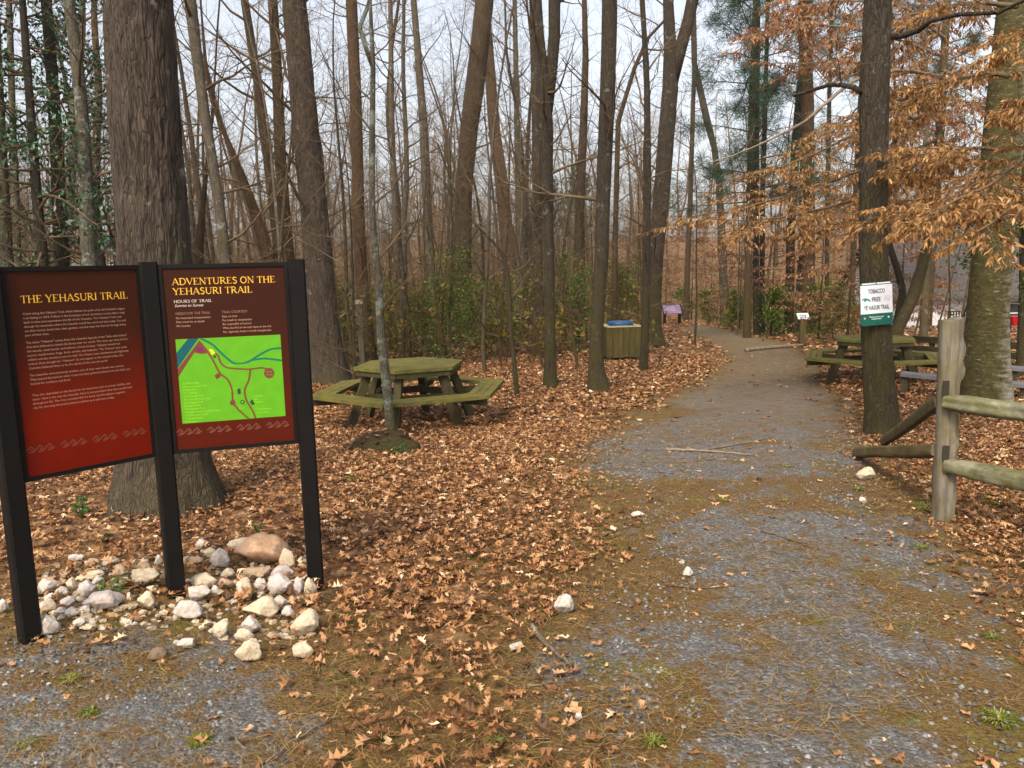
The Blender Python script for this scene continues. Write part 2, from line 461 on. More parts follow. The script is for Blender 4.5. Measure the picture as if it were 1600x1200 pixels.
def path_material():
    m, nt, b = newmat('gravel_and_straw')
    v = coord(nt)
    vc = voro(nt, v, 75, 'Color')
    sp = nt.nodes.new('ShaderNodeSeparateColor'); nt.links.new(vc, sp.inputs[0])
    grav = ramp(nt, sp.outputs[0], [(0.0, (0.034, 0.033, 0.033)), (0.45, (0.106, 0.102, 0.100)), (0.8, (0.19, 0.185, 0.182)), (1.0, (0.36, 0.35, 0.34))])
    fine = noise(nt, v, 220, 3, 0.7)
    grav = mixc(nt, 0.5, grav, ramp(nt, fine, [(0.3, (0.040, 0.039, 0.038)), (0.7, (0.198, 0.192, 0.188))]))
    big = noise(nt, v, 1.3, 4, 0.6)
    grav = mixc(nt, ramp(nt, big, [(0.5, g(0)), (0.8, g(0.4))]), grav, (0.10, 0.085, 0.06))
    sp2 = nt.nodes.new('ShaderNodeSeparateXYZ'); nt.links.new(v, sp2.inputs[0])
    far = nd(nt, 'ShaderNodeMapRange'); far.inputs[1].default_value = 6.5; far.inputs[2].default_value = 15; far.inputs[3].default_value = 0; far.inputs[4].default_value = 0.92
    nt.links.new(sp2.outputs[1], far.inputs[0])
    dirt = ramp(nt, noise(nt, v, 14, 6, 0.7), [(0.35, (0.10, 0.068, 0.036)), (0.7, (0.22, 0.165, 0.10))])
    grav = mixc(nt, far.outputs[0], grav, dirt)
    straw = ramp(nt, noise(nt, v, 70, 5, 0.8), [(0.3, (0.040, 0.022, 0.007)), (0.5, (0.125, 0.073, 0.024)), (0.7, (0.24, 0.15, 0.062))])
    moss = ramp(nt, noise(nt, v, 40, 4), [(0.3, (0.05, 0.05, 0.01)), (0.7, (0.17, 0.165, 0.02))])
    e = attr(nt, 'edge')
    n1 = noise(nt, v, 2.6, 7, 0.72)
    e2 = math2(nt, 'ADD', e, math2(nt, 'MULTIPLY', math2(nt, 'SUBTRACT', n1, 0.485), 3.2))
    e2 = math2(nt, 'ADD', e2, math2(nt, 'MULTIPLY', math2(nt, 'SUBTRACT', noise(nt, v, 38, 4, 0.8), 0.5), 1.3))
    f = ramp(nt, e2, [(0.0, g(0)), (0.22, g(1))])
    f = math2(nt, 'MULTIPLY', f, ramp(nt, noise(nt, v, 6.5, 9, 0.82), [(0.395, g(0.0)), (0.505, g(1))]))
    straw = mixc(nt, ramp(nt, noise(nt, v, 1.9, 5, 0.65), [(0.53, g(0)), (0.68, g(0.75))]), straw, moss)
    c = mixc(nt, f, straw, grav)
    nt.links.new(c, b.inputs['Base Color'])
    b.inputs['Roughness'].default_value = 0.85; b.inputs['Specular IOR Level'].default_value = 0.2
    h = math2(nt, 'ADD', math2(nt, 'MULTIPLY', voro(nt, v, 75, 'Distance'), -0.8), noise(nt, v, 120, 4, 0.7))
    bump(nt, b, h, 0.9, 0.012)
    return m

def add_attr(me, name, vals):
    a = me.attributes.new(name, 'FLOAT', 'POINT')
    a.data.foreach_set('value', np.asarray(vals, np.float32))

def warp(n, near, far):
    t = np.linspace(-1, 1, n)
    return near * t + (far - near) * np.sign(t) * np.abs(t) ** 4

xs = warp(360, 14, 240)
ty = np.linspace(0, 1, 420)
ys = -40 + 42 * np.minimum(ty / 0.06, 1) + np.clip((ty - 0.06) / 0.94, 0, 1) * 26 + np.clip((ty - 0.06) / 0.94, 0, 1) ** 4 * 220
X, Y = np.meshgrid(xs, ys)
Z = zg(X, Y)
Z = Z + 0.012 * (fbm(X * 9, Y * 9, 8) - 0.5) * (np.abs(X) < 9) * (Y < 16)
nx, ny = len(xs), len(ys)
ii, jj = np.meshgrid(np.arange(nx - 1), np.arange(ny - 1))
q = (jj * nx + ii).ravel()
mb = MB(); mb.add(np.stack([X, Y, Z], -1).reshape(-1, 3), np.stack([q, q + 1, q + nx + 1, q + nx], 1), 0, 0.5)
GM = ground_material()
go = mb.build('ground', GM); tag(go, 'brown leaf littered forest floor', None, None, 'structure')
pm = pathm(X, Y)
add_attr(go.data, 'leafy', sstep(0.15, 0.9, -pm) * np.where(Y.ravel() < 3.2, 0.5, 1))
add_attr(go.data, 'mossy', np.clip(1 - np.abs(-pm - 0.4) / 1.2, 0.06, 1))

STRAW_W = [(ground(*a)[:2], ground(*b)[:2], wd, st) for a, b, wd, st in [
    ((880, 770), (1350, 762), 0.42, 1.0), ((950, 800), (1250, 788), 0.35, 0.9), ((960, 870), (1060, 930), 0.30, 0.9), ((1010, 960), (1170, 980), 0.14, .7),
    ((1180, 955), (1290, 985), 0.10, .7), ((1270, 870), (1480, 960), 0.22, .7), ((1160, 1000), (1250, 1030), 0.09, .7), ((1040, 1080), (1110, 1130), 0.10, .7),
    ((1290, 1160), (1420, 1120), 0.12, .6), ((1420, 960), (1560, 1010), 0.2, .7), ((1460, 1080), (1600, 1180), 0.25, .8), ((1150, 690), (1320, 700), 0.3, .6), ((1000, 655), (1130, 640), 0.4, .7)]]
def sheet(name, poly, label):
    x0, y0 = poly.min(0) - 0.7; x1, y1 = poly.max(0) + 0.7
    x0 = max(x0, -6); x1 = min(x1, 12)
    yv = [y0]
    while yv[-1] < y1: yv.append(yv[-1] + max(0.05, yv[-1] * 0.012))
    xv = np.arange(x0, x1, 0.09); yv = np.array(yv)
    X, Y = np.meshgrid(xv, yv); n = len(xv)
    d = sdist(X, Y, poly).reshape(X.shape)
    e = d + 0.3 * (fbm(X * 1.5, Y * 1.5, 21) - 0.5)
    keep = e > -0.45
    band = np.zeros(X.shape)
    for (ax, ay), (bx, by), wd, st in STRAW_W:      # drifts of pine straw washed across the gravel
        tt = np.clip(((X - ax) * (bx - ax) + (Y - ay) * (by - ay)) / ((bx - ax) ** 2 + (by - ay) ** 2), 0, 1)
        dd = np.hypot(X - ax - tt * (bx - ax), Y - ay - tt * (by - ay))
        band = np.maximum(band, 0.78 * st * np.exp(-(dd / wd) ** 2))
    kc = keep[:-1, :-1] & keep[1:, :-1] & keep[:-1, 1:] & keep[1:, 1:]
    jj, ii = np.nonzero(kc)
    q = jj * n + ii
    F4 = np.stack([q, q + 1, q + n + 1, q + n], 1)
    used, inv = np.unique(F4, return_inverse=True)
    # drape on the drawn ground mesh: same surface, 6 mm and up, sinking into it at the margin
    Z = zg(X, Y) + 0.012 * (fbm(X * 9, Y * 9, 8) - 0.5) * (Y < 16) + 0.008 + 0.012 * sstep(0, 0.5, e) - 0.02 * sstep(-0.2, -0.45, e)
    Vv = np.stack([X, Y, Z], -1).reshape(-1, 3)[used]
    mb = MB(); mb.add(Vv, inv.reshape(F4.shape), 0, 0.5)
    o = mb.build(name, PMAT); tag(o, label, None, None, 'structure')
    add_attr(o.data, 'edge', (np.minimum(e, 0.62 if name == 'path' else 0.16) - band).ravel()[used])
    return o
PMAT = path_material()
sheet('path', PATH_W, 'grey gravel trail strewn with pine straw winding into the woods')
sheet('gravel_apron', PATCH_W, 'patch of grey gravel with straw in front of the trail sign')

# ------------------------------------------------------------------ tree builder
def resample(P, W, step):
    P = np.asarray(P, float); W = np.asarray(W, float)
    s = np.r_[0, np.cumsum(np.linalg.norm(np.diff(P, axis=0), axis=1))]
    n = max(4, int(s[-1] / step) + 1)
    t = np.linspace(0, s[-1], n)
    Q = np.stack([np.interp(t, s, P[:, k]) for k in range(3)], 1); R = np.interp(t, s, W)
    k = max(1, int(0.25 / step))
    if k > 1:
        ker = np.ones(2 * k + 1) / (2 * k + 1)
        def sm(a): return np.convolve(np.pad(a, k, mode='reflect', reflect_type='odd'), ker, 'valid')
        Q = np.stack([sm(Q[:, i]) for i in range(3)], 1); R = np.abs(sm(R))
    return Q, R

def trunk_mesh(mb, P, W, sides=20, step=0.12, flare=0.25, lobes=5, seed=0, rough=0.05, furrow=0.0):
    Q, R = resample(P, W, step)
    n = len(Q); a = np.arange(sides) * 2 * PI / sides
    z = np.r_[0, np.cumsum(np.linalg.norm(np.diff(Q, axis=0), axis=1))]
    A, Zz = np.meshgrid(a, z)
    rr = R[:, None] * (1 + flare * np.exp(-Zz / 0.22) * (0.45 + 0.55 * np.cos(lobes * A + seed)))
    cx, cy = np.cos(A) * 2 + 7, np.sin(A) * 2 + 7
    rr = rr * (1 + rough * 2 * (fbm(cx + 3 * seed, cy + Zz * 2.2, seed, 3) - 0.5))
    if furrow:
        m = np.minimum(A, 2 * PI - A) * R[0] * 24
        arc = A * np.mean(R) * 44
        nn = fbm(arc + 2.5 * (fbm(cx * 2, cy * 2 + Zz * 2.0, seed + 4) - 0.5), Zz * 5.0, seed + 9, 2)
        ridge = 1 - np.abs(2 * nn - 1) * 2
        edge = np.minimum(A, 2 * PI - A) / 0.25
        rr = rr + furrow * ridge * np.clip(edge, 0, 1)
    v = np.stack([Q[:, None, 0] + rr * np.cos(A), Q[:, None, 1] + rr * np.sin(A), np.broadcast_to(Q[:, None, 2], A.shape)], -1)
    i = np.arange(n - 1)[:, None] * sides; j = np.arange(sides)[None, :]; j2 = (j + 1) % sides
    qd = np.stack([i + j, i + j2, i + sides + j2, i + sides + j], -1).reshape(-1, 4)
    mb.add(v.reshape(-1, 3), qd, 0, 0.5)
    mb.l.append(np.arange(sides) + mb.nv - sides); mb.n.append(np.array([sides])); mb.m.append(np.array([0])); mb.r.append(np.array([0.5]))
    return Q, R

def unit(v): return v / (np.linalg.norm(v) + 1e-12)

def grow(mb, p, d, L, r, lvl, maxl, rg, up=0.05, wig=0.16, kids=(7, 4), mat=0, ends=None):
    n = 6 if lvl == 1 else 4
    P = [p]; dd = unit(d)
    for i in range(n):
        dd = unit(dd + rg.normal(0, wig, 3) + np.array([0, 0, up]))
        P.append(P[-1] + dd * L / n)
    P = np.array(P)
    R = r * (1 - 0.82 * np.linspace(0, 1, n + 1) ** 0.8)
    mb.tube(P, R, 5 if r > 0.012 else 3, mat, False)
    if ends is not None and lvl == maxl: ends.append(P)
    if lvl < maxl:
        k = kids[min(lvl - 1, len(kids) - 1)]
        for c in range(k):
            t = rg.uniform(0.18, 0.98); f = t * n; i0 = min(int(f), n - 1)
            q = P[i0] + (P[i0 + 1] - P[i0]) * (f - i0)
            tg = unit(P[i0 + 1] - P[i0])
            pr = unit(np.cross(tg, rg.normal(0, 1, 3)))
            an = rg.uniform(0.5, 1.15)
            grow(mb, q, tg * math.cos(an) + pr * math.sin(an), L * rg.uniform(0.3, 0.6) * (1.15 - 0.5 * t), max(0.0022, r * (1 - 0.8 * t) * 0.55), lvl + 1, maxl, rg, up, wig * 1.2, kids, mat, ends)

def crown_on(mb, Q, R, h0, n, Lr, rg, maxl=3, kids=(7, 4), up=0.06, rise=(0.1, 0.9), rmin=0.006, mat=0):
    zz = Q[:, 2] - Q[0, 2]
    for k in range(n):
        h = h0 + (zz[-1] - h0) * (k + rg.uniform(0, 1)) / n
        i = min(int(np.searchsorted(zz, h)), len(Q) - 1)
        az = rg.uniform(0, 2 * PI)
        d = np.array([math.cos(az), math.sin(az), rg.uniform(*rise)])
        L = Lr * rg.uniform(0.45, 1.0)
        r = max(rmin, min(R[i] * 0.4, 0.013 * L + 0.004))
        grow(mb, Q[i] + unit(d) * R[i] * 0.6, d, L, r, 1, maxl, rg, up, 0.15, kids, mat)

TREES = []
def traced(name, label, mat, px, Yd=None, H=13, cat='tree', group=None, crown=(10, 2.0, 2.0), forks=(), seed=1, sides=16, step=0.14,
           flare=0.2, furrow=0.0, kids=(7, 4), crown_mat='twig', lobes=5, rough=0.05):
    """a trunk that follows its photographed line, at its own distance and real girth, carried on above the frame to height H."""
    rg = np.random.default_rng(seed * 101 + 5)
    if Yd is None:
        base = ground(px[0][0], px[0][1]); Yd = base[1] + px[0][2] * 0.4 * base[1] / F
    pts = [at(x, y, Yd) for x, y, w in px]
    dist = [abs(Yd) / (ray(x, y)[1]) for x, y, w in px]
    rad = [w * 0.445 * d / F for (x, y, w), d in zip(px, dist)]
    base = pts[0].copy(); gz = float(zg(base[0], base[1]))
    if base[2] > gz + 0.05:                      # hidden foot: go straight on down to the ground
        d0 = unit(pts[0] - pts[1]) if len(pts) > 1 else np.array([0, 0, -1.0])
        k = (base[2] - gz) / max(0.3, -d0[2])
        low = base + d0 * k; low[0] = base[0] + (low[0] - base[0]) * 0.5; low[2] = gz
        pts.insert(0, low); rad.insert(0, rad[0] * 1.12); base = low
    base = np.array([base[0], Yd, float(zg(base[0], Yd))])
    pts[0][2] = base[2]
    d = unit(pts[-1] - pts[-2]); d = unit(d + np.array([0, 0, 0.8]))
    hz = pts[-1][2]; top_r = rad[-1]
    while hz < base[2] + H:
        d = unit(d + rg.normal(0, 0.05, 3) * [1, 1, 0.2]); q = pts[-1] + d * 0.9
        pts.append(q); hz = q[2]; rad.append(max(0.012, top_r * (1 - 0.85 * (hz - (base[2])) / H) if hz > base[2] else top_r))
    for k in range(len(rad) - 1): rad[k + 1] = min(rad[k + 1], rad[k] * 1.35)
    pts = [pts[0] - np.array([0, 0, 0.25])] + pts; rad = [rad[0]] + rad
    P = np.array(pts) - base
    o = empty(name, base, label, cat, group)
    mb = MB(); Q, R = trunk_mesh(mb, P, rad, sides, step, flare, lobes, seed, rough, furrow)
    mb.build('trunk', M[mat], o)
    cb = MB()
    for fk in forks:
        fp = np.array([at(x, y, Yd + (f[0] if f else 0)) for x, y, w, *f in fk]) - base
        fr = np.array([w * 0.5 * Yd / F for x, y, w, *f in fk])
        e = unit(fp[-1] - fp[-2])
        if fk[-1][1] < 40:
            fp = np.vstack([fp, fp[-1] + e * 1.2 + [0, 0, 0.5], fp[-1] + e * 2.2 + [0, 0, 1.6]]); fr = np.r_[fr, fr[-1] * 0.7, fr[-1] * 0.3]
        cb.tube(fp, fr, 9, 1, True)
        for k in range(8):
            i = rg.integers(len(fp) // 2, len(fp)) if len(fp) > 2 else 1
            i = min(int(i), len(fp) - 1)
            grow(cb, fp[i], np.r_[rg.normal(0, 1, 2), rg.uniform(0.1, 0.8)], rg.uniform(0.5, 1.3), max(0.004, fr[i] * 0.4), 1, 2, rg, 0.05, 0.17, (6, 4))
    if crown: crown_on(cb, Q, R, crown[1], int(crown[0] * 1.5), crown[2], rg, 3, kids)
    if cb.nv: cb.build('crown', [M[crown_mat], M[mat]], o)
    TREES.append((base[0], base[1]))
    return o, base, Q, R, Yd

# --- trunks that can be told apart in the photograph, base first: (x, y, width) in photograph pixels
T = traced
T('oak_tree', 'massive furrowed oak trunk directly behind the trail sign', 'oak',
  [(264, 812, 208), (262, 780, 178), (258, 745, 158), (252, 690, 138), (247, 560, 122), (243, 405, 116), (232, 270, 111), (226, 180, 109), (216, 0, 108)],
  H=15, crown=(9, 4.2, 3.0), seed=1, sides=260, step=0.03, flare=0.26, furrow=0.013, lobes=6)
T('oak_tree', 'thick grey oak just right of the trail sign with flared foot', 'oak',
  [(514, 604, 78), (512, 570, 64), (506, 520, 54), (499, 420, 48), (488, 300, 45), (477, 200, 43), (468, 90, 41), (460, 0, 40)],
  H=15, crown=(14, 2.4, 2.6), seed=2, sides=120, step=0.06, furrow=0.016)
T('brown_trunk_tree', 'rough orange brown trunk behind the left end of the hexagonal picnic table', 'red',
  [(577, 562, 30), (570, 500, 24), (564, 420, 22), (560, 330, 21), (558, 230, 21), (555, 140, 21), (549, 0, 20)], H=13, crown=(14, 2.2, 2.2), seed=3)
T('lichen_sapling', 'slender sapling with pale lichen patches growing from the mound before the picnic table', 'lichen',
  [(612, 690, 19), (609, 650, 17), (604, 600, 17), (597, 545, 16), (594, 500, 15), (592, 440, 14), (587, 395, 12), (582, 350, 11), (581, 245, 11), (583, 105, 9)],
  H=7.5, crown=(10, 1.5, 1.5), forks=[[(583, 105, 8), (570, 70, 7), (562, 42, 7), (575, 10, 6)]], seed=4, flare=0.05)
T('leaning_sapling', 'thin crooked sapling right of the picnic table leaning left at the top', 'dark',
  [(808, 622, 10), (804, 575, 8.5), (797, 500, 8), (794, 430, 8), (785, 395, 7), (768, 375, 6), (742, 350, 5), (718, 318, 4)], H=3.6, crown=(9, 0.9, 1.1), seed=5, flare=0.05)
T('oak_tree', 'stout trunk leaning right, standing behind the picnic table', 'brown',
  [(722, 546, 52), (723, 520, 42), (723, 480, 37), (722, 400, 32), (724, 300, 30), (733, 200, 32), (744, 120, 34), (757, 0, 32)], H=15, crown=(14, 2.6, 2.6), seed=6, sides=24)
T('bare_tree', 'reddish trunk leaning left that crosses behind the stout leaning oak', 'red',
  [(802, 500, 28), (796, 420, 25), (790, 350, 24), (783, 280, 23), (773, 210, 21), (765, 105, 19), (757, 0, 17)], H=13, crown=(12, 2.5, 2.2), seed=7)
T('bare_tree', 'dark flared trunk just left of and behind the forked tree', 'dark',
  [(842, 556, 36), (842, 520, 24), (841, 470, 19), (840, 380, 17), (838, 200, 16), (833, 0, 14)], H=13, crown=(12, 2.2, 2.0), seed=8)
T('forked_tree', 'dark straight trunk that forks into two near the top of the view', 'dark',
  [(860, 609, 28), (860, 580, 22), (859, 500, 19), (858, 400, 18), (857, 350, 18), (854, 260, 23), (854, 205, 24), (851, 140, 22), (843, 60, 17), (840, 0, 15)],
  H=13, crown=(14, 2.0, 2.0), forks=[[(856, 175, 15), (862, 110, 17), (866, 55, 18), (866, 0, 18)]], seed=9)
T('oak_tree', 'grey oak with a mossy root flare left of the wooden bin', 'dark',
  [(937, 617, 50), (934, 595, 32), (930, 560, 26), (933, 500, 23), (940, 400, 24), (942, 320, 25), (945, 240, 26), (950, 130, 27), (953, 0, 27)],
  H=15, crown=(14, 2.2, 2.4), seed=10, sides=28, flare=0.45, lobes=4, step=0.08)
T('bare_tree', 'thin dark trunk standing right in front of the wooden bin', 'dark',
  [(1005, 582, 15), (1008, 530, 14), (1010, 450, 14), (1010, 380, 14), (1012, 280, 13), (1011, 140, 11), (1004, 0, 8)], H=11, crown=(12, 2.2, 1.8), seed=11)
T('forked_tree', 'broad dark trunk behind the wooden bin, splitting in two high up', 'dark',
  [(1022, 543, 42), (1020, 510, 30), (1021, 460, 27), (1024, 400, 28), (1036, 280, 28), (1041, 210, 29), (1047, 140, 28), (1047, 70, 22), (1044, 0, 18)],
  H=14, crown=(14, 2.4, 2.4), forks=[[(1050, 130, 18), (1062, 80, 19), (1076, 30, 18), (1082, 0, 18)]], seed=12, sides=24)
T('crooked_tree', 'crooked trunk with a kink near the top beyond the bend in the trail', 'dark',
  [(1134, 512, 20), (1131, 450, 15), (1128, 380, 14), (1124, 290, 12), (1116, 230, 11), (1105, 190, 13), (1095, 145, 12), (1085, 100, 10), (1083, 0, 10)],
  H=13, crown=(14, 2.4, 2.2), seed=13)
T('twin_trunk_tree', 'straight dark twin trunk on the right edge of the far trail', 'dark',
  [(1183, 523, 14), (1181, 450, 11), (1181, 350, 10), (1182, 220, 9.5), (1184, 0, 9)], H=13, crown=(12, 2.2, 2.0), seed=14,
  forks=[[(1191, 523, 9), (1191, 420, 8), (1192, 300, 7.5), (1196, 150, 7), (1200, 0, 6)]])
T('bare_tree', 'straight dark trunk beside the small white trail marker', 'dark',
  [(1232, 523, 18), (1234, 450, 15), (1236, 350, 15), (1244, 210, 14), (1256, 80, 13), (1260, 0, 13)], H=13, crown=(12, 2.4, 2.2), seed=15)
T('pale_trunk_tree', 'pale lichen covered trunk right behind the small white trail marker', 'lichen',
  [(1249, 522, 15), (1250, 450, 13), (1253, 380, 12), (1256, 250, 12), (1262, 100, 11), (1266, 0, 10)], H=12, crown=(10, 2.6, 2.0), seed=16)
TOB = T('pine_trunk_tree', 'straight lichen spotted trunk carrying the white tobacco free notice', 'dark',
  [(1381, 686, 62), (1378, 660, 56), (1375, 610, 51), (1370, 540, 48), (1368, 470, 46), (1364, 380, 45), (1364, 280, 45), (1367, 140, 47), (1371, 0, 42)],
  H=13, crown=(6, 4.2, 2.0), seed=17, sides=90, step=0.06, furrow=0.010,
  forks=[[(1388, 58, 9), (1410, 56, 9), (1435, 48, 8, -0.2), (1455, 32, 7, -0.4), (1500, 22, 6, -0.7), (1560, 20, 5, -1)],
         [(1348, 145, 9), (1335, 137, 8), (1315, 133, 7, 0.1), (1295, 133, 6, 0.2), (1240, 150, 5, .5)]])
BEE = T('beech_tree', 'broad mossy beech behind the split rail fence at the right edge', 'beech',
  [(1538, 655, 102), (1538, 630, 92), (1539, 580, 80), (1541, 540, 72), (1544, 480, 66), (1552, 380, 60), (1568, 210, 66), (1590, 0, 62)],
  H=14, crown=(5, 4.5, 3.0), seed=18, sides=40, rough=0.03, flare=0.1)
YB = T('young_beech_tree', 'leaning tan beech stem behind the right hand picnic table', 'tan',
  [(1392, 545, 24), (1402, 515, 22), (1424, 470, 21), (1440, 420, 19), (1450, 380, 18), (1462, 300, 17), (1472, 150, 14), (1480, 0, 12)], Yd=14.5, H=11, crown=(6, 3.2, 1.8), seed=19)
T('bare_tree', 'dark curved stem behind the tobacco free notice and the right picnic table', 'dark',
  [(1396, 530, 14), (1404, 490, 13), (1411, 455, 13), (1402, 420, 12), (1390, 385, 11), (1386, 340, 10), (1400, 200, 8)], Yd=15.5, H=9, crown=(8, 2.5, 1.8), seed=20)
T('bare_tree', 'thin dark trunk at the edge of the house clearing on the right', 'dark',
  [(1293, 508, 9), (1292, 420, 8), (1293, 300, 8), (1296, 150, 7), (1300, 0, 6)], Yd=30, H=12, crown=(10, 2.5, 2.0), seed=21)
# left of the big oak and between it and the middle
for lab, mt, px, Yd, nm in [
    ('slim pale trunk at the far left edge of the view', 'grey', [(27, 400, 13), (24, 300, 12), (20, 200, 11), (17, 100, 11), (14, 0, 10)], 15, 'bare_tree'),
    ('greyish trunk cut by the left edge of the view', 'grey', [(12, 400, 18), (8, 330, 17), (2, 220, 16), (-4, 100, 15), (-8, 0, 14)], 13, 'bare_tree'),
    ('dark straight trunk rising out of the evergreen on the left', 'dark', [(96, 405, 25), (93, 330, 24), (88, 210, 21), (80, 100, 19), (72, 0, 18)], 13, 'bare_tree'),
    ('pale trunk blotched with green lichen left of the massive oak', 'lichen', [(140, 410, 27), (136, 330, 25), (131, 220, 22), (126, 150, 21), (116, 60, 20), (107, 0, 19)], 12, 'lichen_tree'),
    ('pale banded trunk just right of the massive oak', 'grey', [(352, 405, 21), (345, 340, 19), (335, 270, 18), (320, 180, 18), (308, 90, 19), (297, 0, 21)], 14, 'bare_tree'),
    ('curving thin trunk between the pale banded trunk and the twin brown trunks', 'red', [(418, 400, 24), (404, 350, 21), (382, 285, 15), (362, 235, 11), (345, 195, 8), (332, 160, 8), (322, 110, 7)], 15, 'crooked_tree'),
    ('straight brown trunk, right one of the twin pair left of the grey oak', 'brown', [(450, 400, 23), (444, 330, 22), (438, 250, 21), (434, 130, 19), (426, 0, 17)], 16, 'bare_tree'),
    ('leaning brown trunk, left one of the twin pair left of the grey oak', 'brown', [(437, 400, 20), (427, 320, 18), (416, 230, 17), (403, 130, 16), (390, 50, 15), (382, 0, 14)], 17, 'bare_tree'),
    ('short y forked stem right behind the massive oak', 'brown', [(311, 400, 15), (313, 360, 14), (316, 330, 10), (321, 280, 8), (330, 200, 6)], 16, 'forked_sapling'),
    ('grey trunk in the gap left of the stout leaning oak', 'grey', [(675, 500, 20), (672, 420, 18), (667, 320, 16), (662, 200, 15), (652, 70, 12), (646, 0, 11)], 24, 'bare_tree'),
    ('thin straight trunk right of the lichen sapling, deep in the wood', 'grey', [(622, 490, 13), (620, 400, 12), (616, 310, 11), (612, 190, 10), (610, 0, 8)], 26, 'bare_tree'),
    ('thin grey trunk right of the reddish leaning trunk', 'grey', [(817, 480, 14), (813, 380, 13), (809, 260, 11), (806, 100, 9), (804, 0, 8)], 27, 'bare_tree'),
    ('pair like brown trunk between the forked tree and the mossy rooted oak', 'brown', [(902, 480, 18), (904, 400, 16), (907, 300, 16), (912, 190, 14), (915, 90, 11), (913, 0, 9)], 25, 'bare_tree'),
    ('slim trunk bending right behind the mossy rooted oak', 'brown', [(960, 480, 11), (961, 380, 10), (964, 260, 9), (966, 190, 9), (978, 150, 8), (992, 105, 8), (1012, 60, 7), (1040, 30, 6)], 26, 'crooked_tree'),
    ('straight grey trunk left of the broad dark forked trunk', 'grey', [(1008, 480, 9), (1009, 350, 9), (1012, 200, 10), (1010, 100, 10), (1003, 0, 9)], 30, 'bare_tree'),
    ('thin trunk standing behind the purple topped lectern sign', 'brown', [(1072, 500, 11), (1074, 420, 10), (1078, 330, 9), (1082, 200, 8), (1086, 60, 7)], 40, 'bare_tree'),
    ('tall brown pine trunk seen through the orange beech leaves', 'red', [(1262, 470, 24), (1262, 300, 24), (1261, 150, 23), (1256, 0, 22)], 27, 'pine_trunk_tree'),
    ('pale trunk between the tobacco notice tree and the mossy beech', 'grey', [(1445, 470, 13), (1450, 330, 12), (1446, 160, 11), (1440, 0, 10)], 22, 'bare_tree'),
    ('dark trunk at the extreme right edge behind the mossy beech', 'dark', [(1600, 520, 16), (1600, 400, 15), (1598, 250, 14), (1602, 0, 13)], 20, 'bare_tree'),
]:
    T(nm, lab, mt, px, Yd=Yd, H=12, crown=(12, 1.8, 2.3), seed=int(abs(px[0][0])) + 30, sides=12)

# ------------------------------------------------------------------ the wood behind: a few grown kinds, copied and turned
def woodland_tree(name, label, mat, H, r, n, L, h0, seed, kids=(7, 4), group='bare trees of the wood behind'):
    rg = np.random.default_rng(seed)
    o = empty(name, (0, 0, -50), label, 'tree', group)
    P = [np.zeros(3) - [0, 0, 0.3]]; d = np.array([rg.normal(0, .05), rg.normal(0, .05), 1.0])
    while P[-1][2] < H:
        d = unit(d + rg.normal(0, 0.07, 3) * [1, 1, 0] + [0, 0, 0.08]); P.append(P[-1] + d * 0.8)
    P = np.array(P); W = r * (1 - 0.88 * np.clip(P[:, 2] / H, 0, 1))
    mb = MB(); Q, R = trunk_mesh(mb, P, W, 9, 0.4, 0.4, 4, seed, 0.04); mb.build('trunk', M[mat], o)
    cb = MB(); crown_on(cb, Q, R, h0, n, L, rg, 3, kids); cb.build('crown', M['twig'], o)
    return o
WT = [woodland_tree('woodland_tree', 'bare woodland tree', mt, H, r, n, L, h0, sd) for mt, H, r, n, L, h0, sd in [
    ('brown', 14, .13, 22, 2.6, 2.2, 1), ('grey', 15, .15, 22, 2.8, 3.0, 2), ('dark', 13, .11, 22, 2.4, 1.8, 3), ('red', 15, .14, 20, 2.4, 3.5, 4),
    ('brown', 12, .09, 22, 2.3, 1.6, 5), ('grey', 13, .10, 22, 2.5, 2.0, 6)]]
US = [woodland_tree('understorey_sapling', 'thin understorey sapling', mt, H, r, n, L, h0, sd, (8, 4), 'thin saplings under the tall trees') for mt, H, r, n, L, h0, sd in [
    ('dark', 6.5, .035, 18, 1.9, 0.7, 11), ('brown', 5.5, .028, 18, 1.7, 0.6, 12), ('grey', 8, .045, 20, 2.1, 1.0, 13), ('brown', 7, .04, 20, 2.0, 0.9, 14)]]
WLAB = {'brown': 'slender bare brown tree standing deep in the wood behind the clearing', 'grey': 'slender bare grey tree standing deep in the wood behind the clearing',
        'dark': 'slender bare dark tree standing deep in the wood behind the clearing', 'red': 'slender bare reddish tree standing deep in the wood behind the clearing'}
used = {}
def place(protos, n, y0, y1, wx, near, smin, smax, seed, labf, clear):
    rg = np.random.default_rng(seed); k = 0; tries = 0
    while k < n and tries < 8000:
        tries += 1
        y = y0 + (y1 - y0) * rg.uniform() ** 0.8; x = rg.uniform(-1, 1) * (0.70 * y + wx)
        if clear(x, y): continue
        if any((x - a) ** 2 + (y - b) ** 2 < near * near for a, b in TREES): continue
        p = protos[k % len(protos)]
        if p.name not in used: o = p; used[p.name] = 1
        else: o = copy_tree(p)
        o.location = (x, y, float(zg(x, y))); o.rotation_euler = (rg.normal(0, .03), rg.normal(0, .03), rg.uniform(0, 2 * PI))
        s = rg.uniform(smin, smax); o.scale = (s, s, s)
        o['label'] = labf(o); TREES.append((x, y)); k += 1
def wlab(o): return WLAB[[k for k in WLAB if M[k].name == o.children[0].data.materials[0].name or (len(o.children) > 1 and M[k].name == o.children[1].data.materials[0].name)][0]]
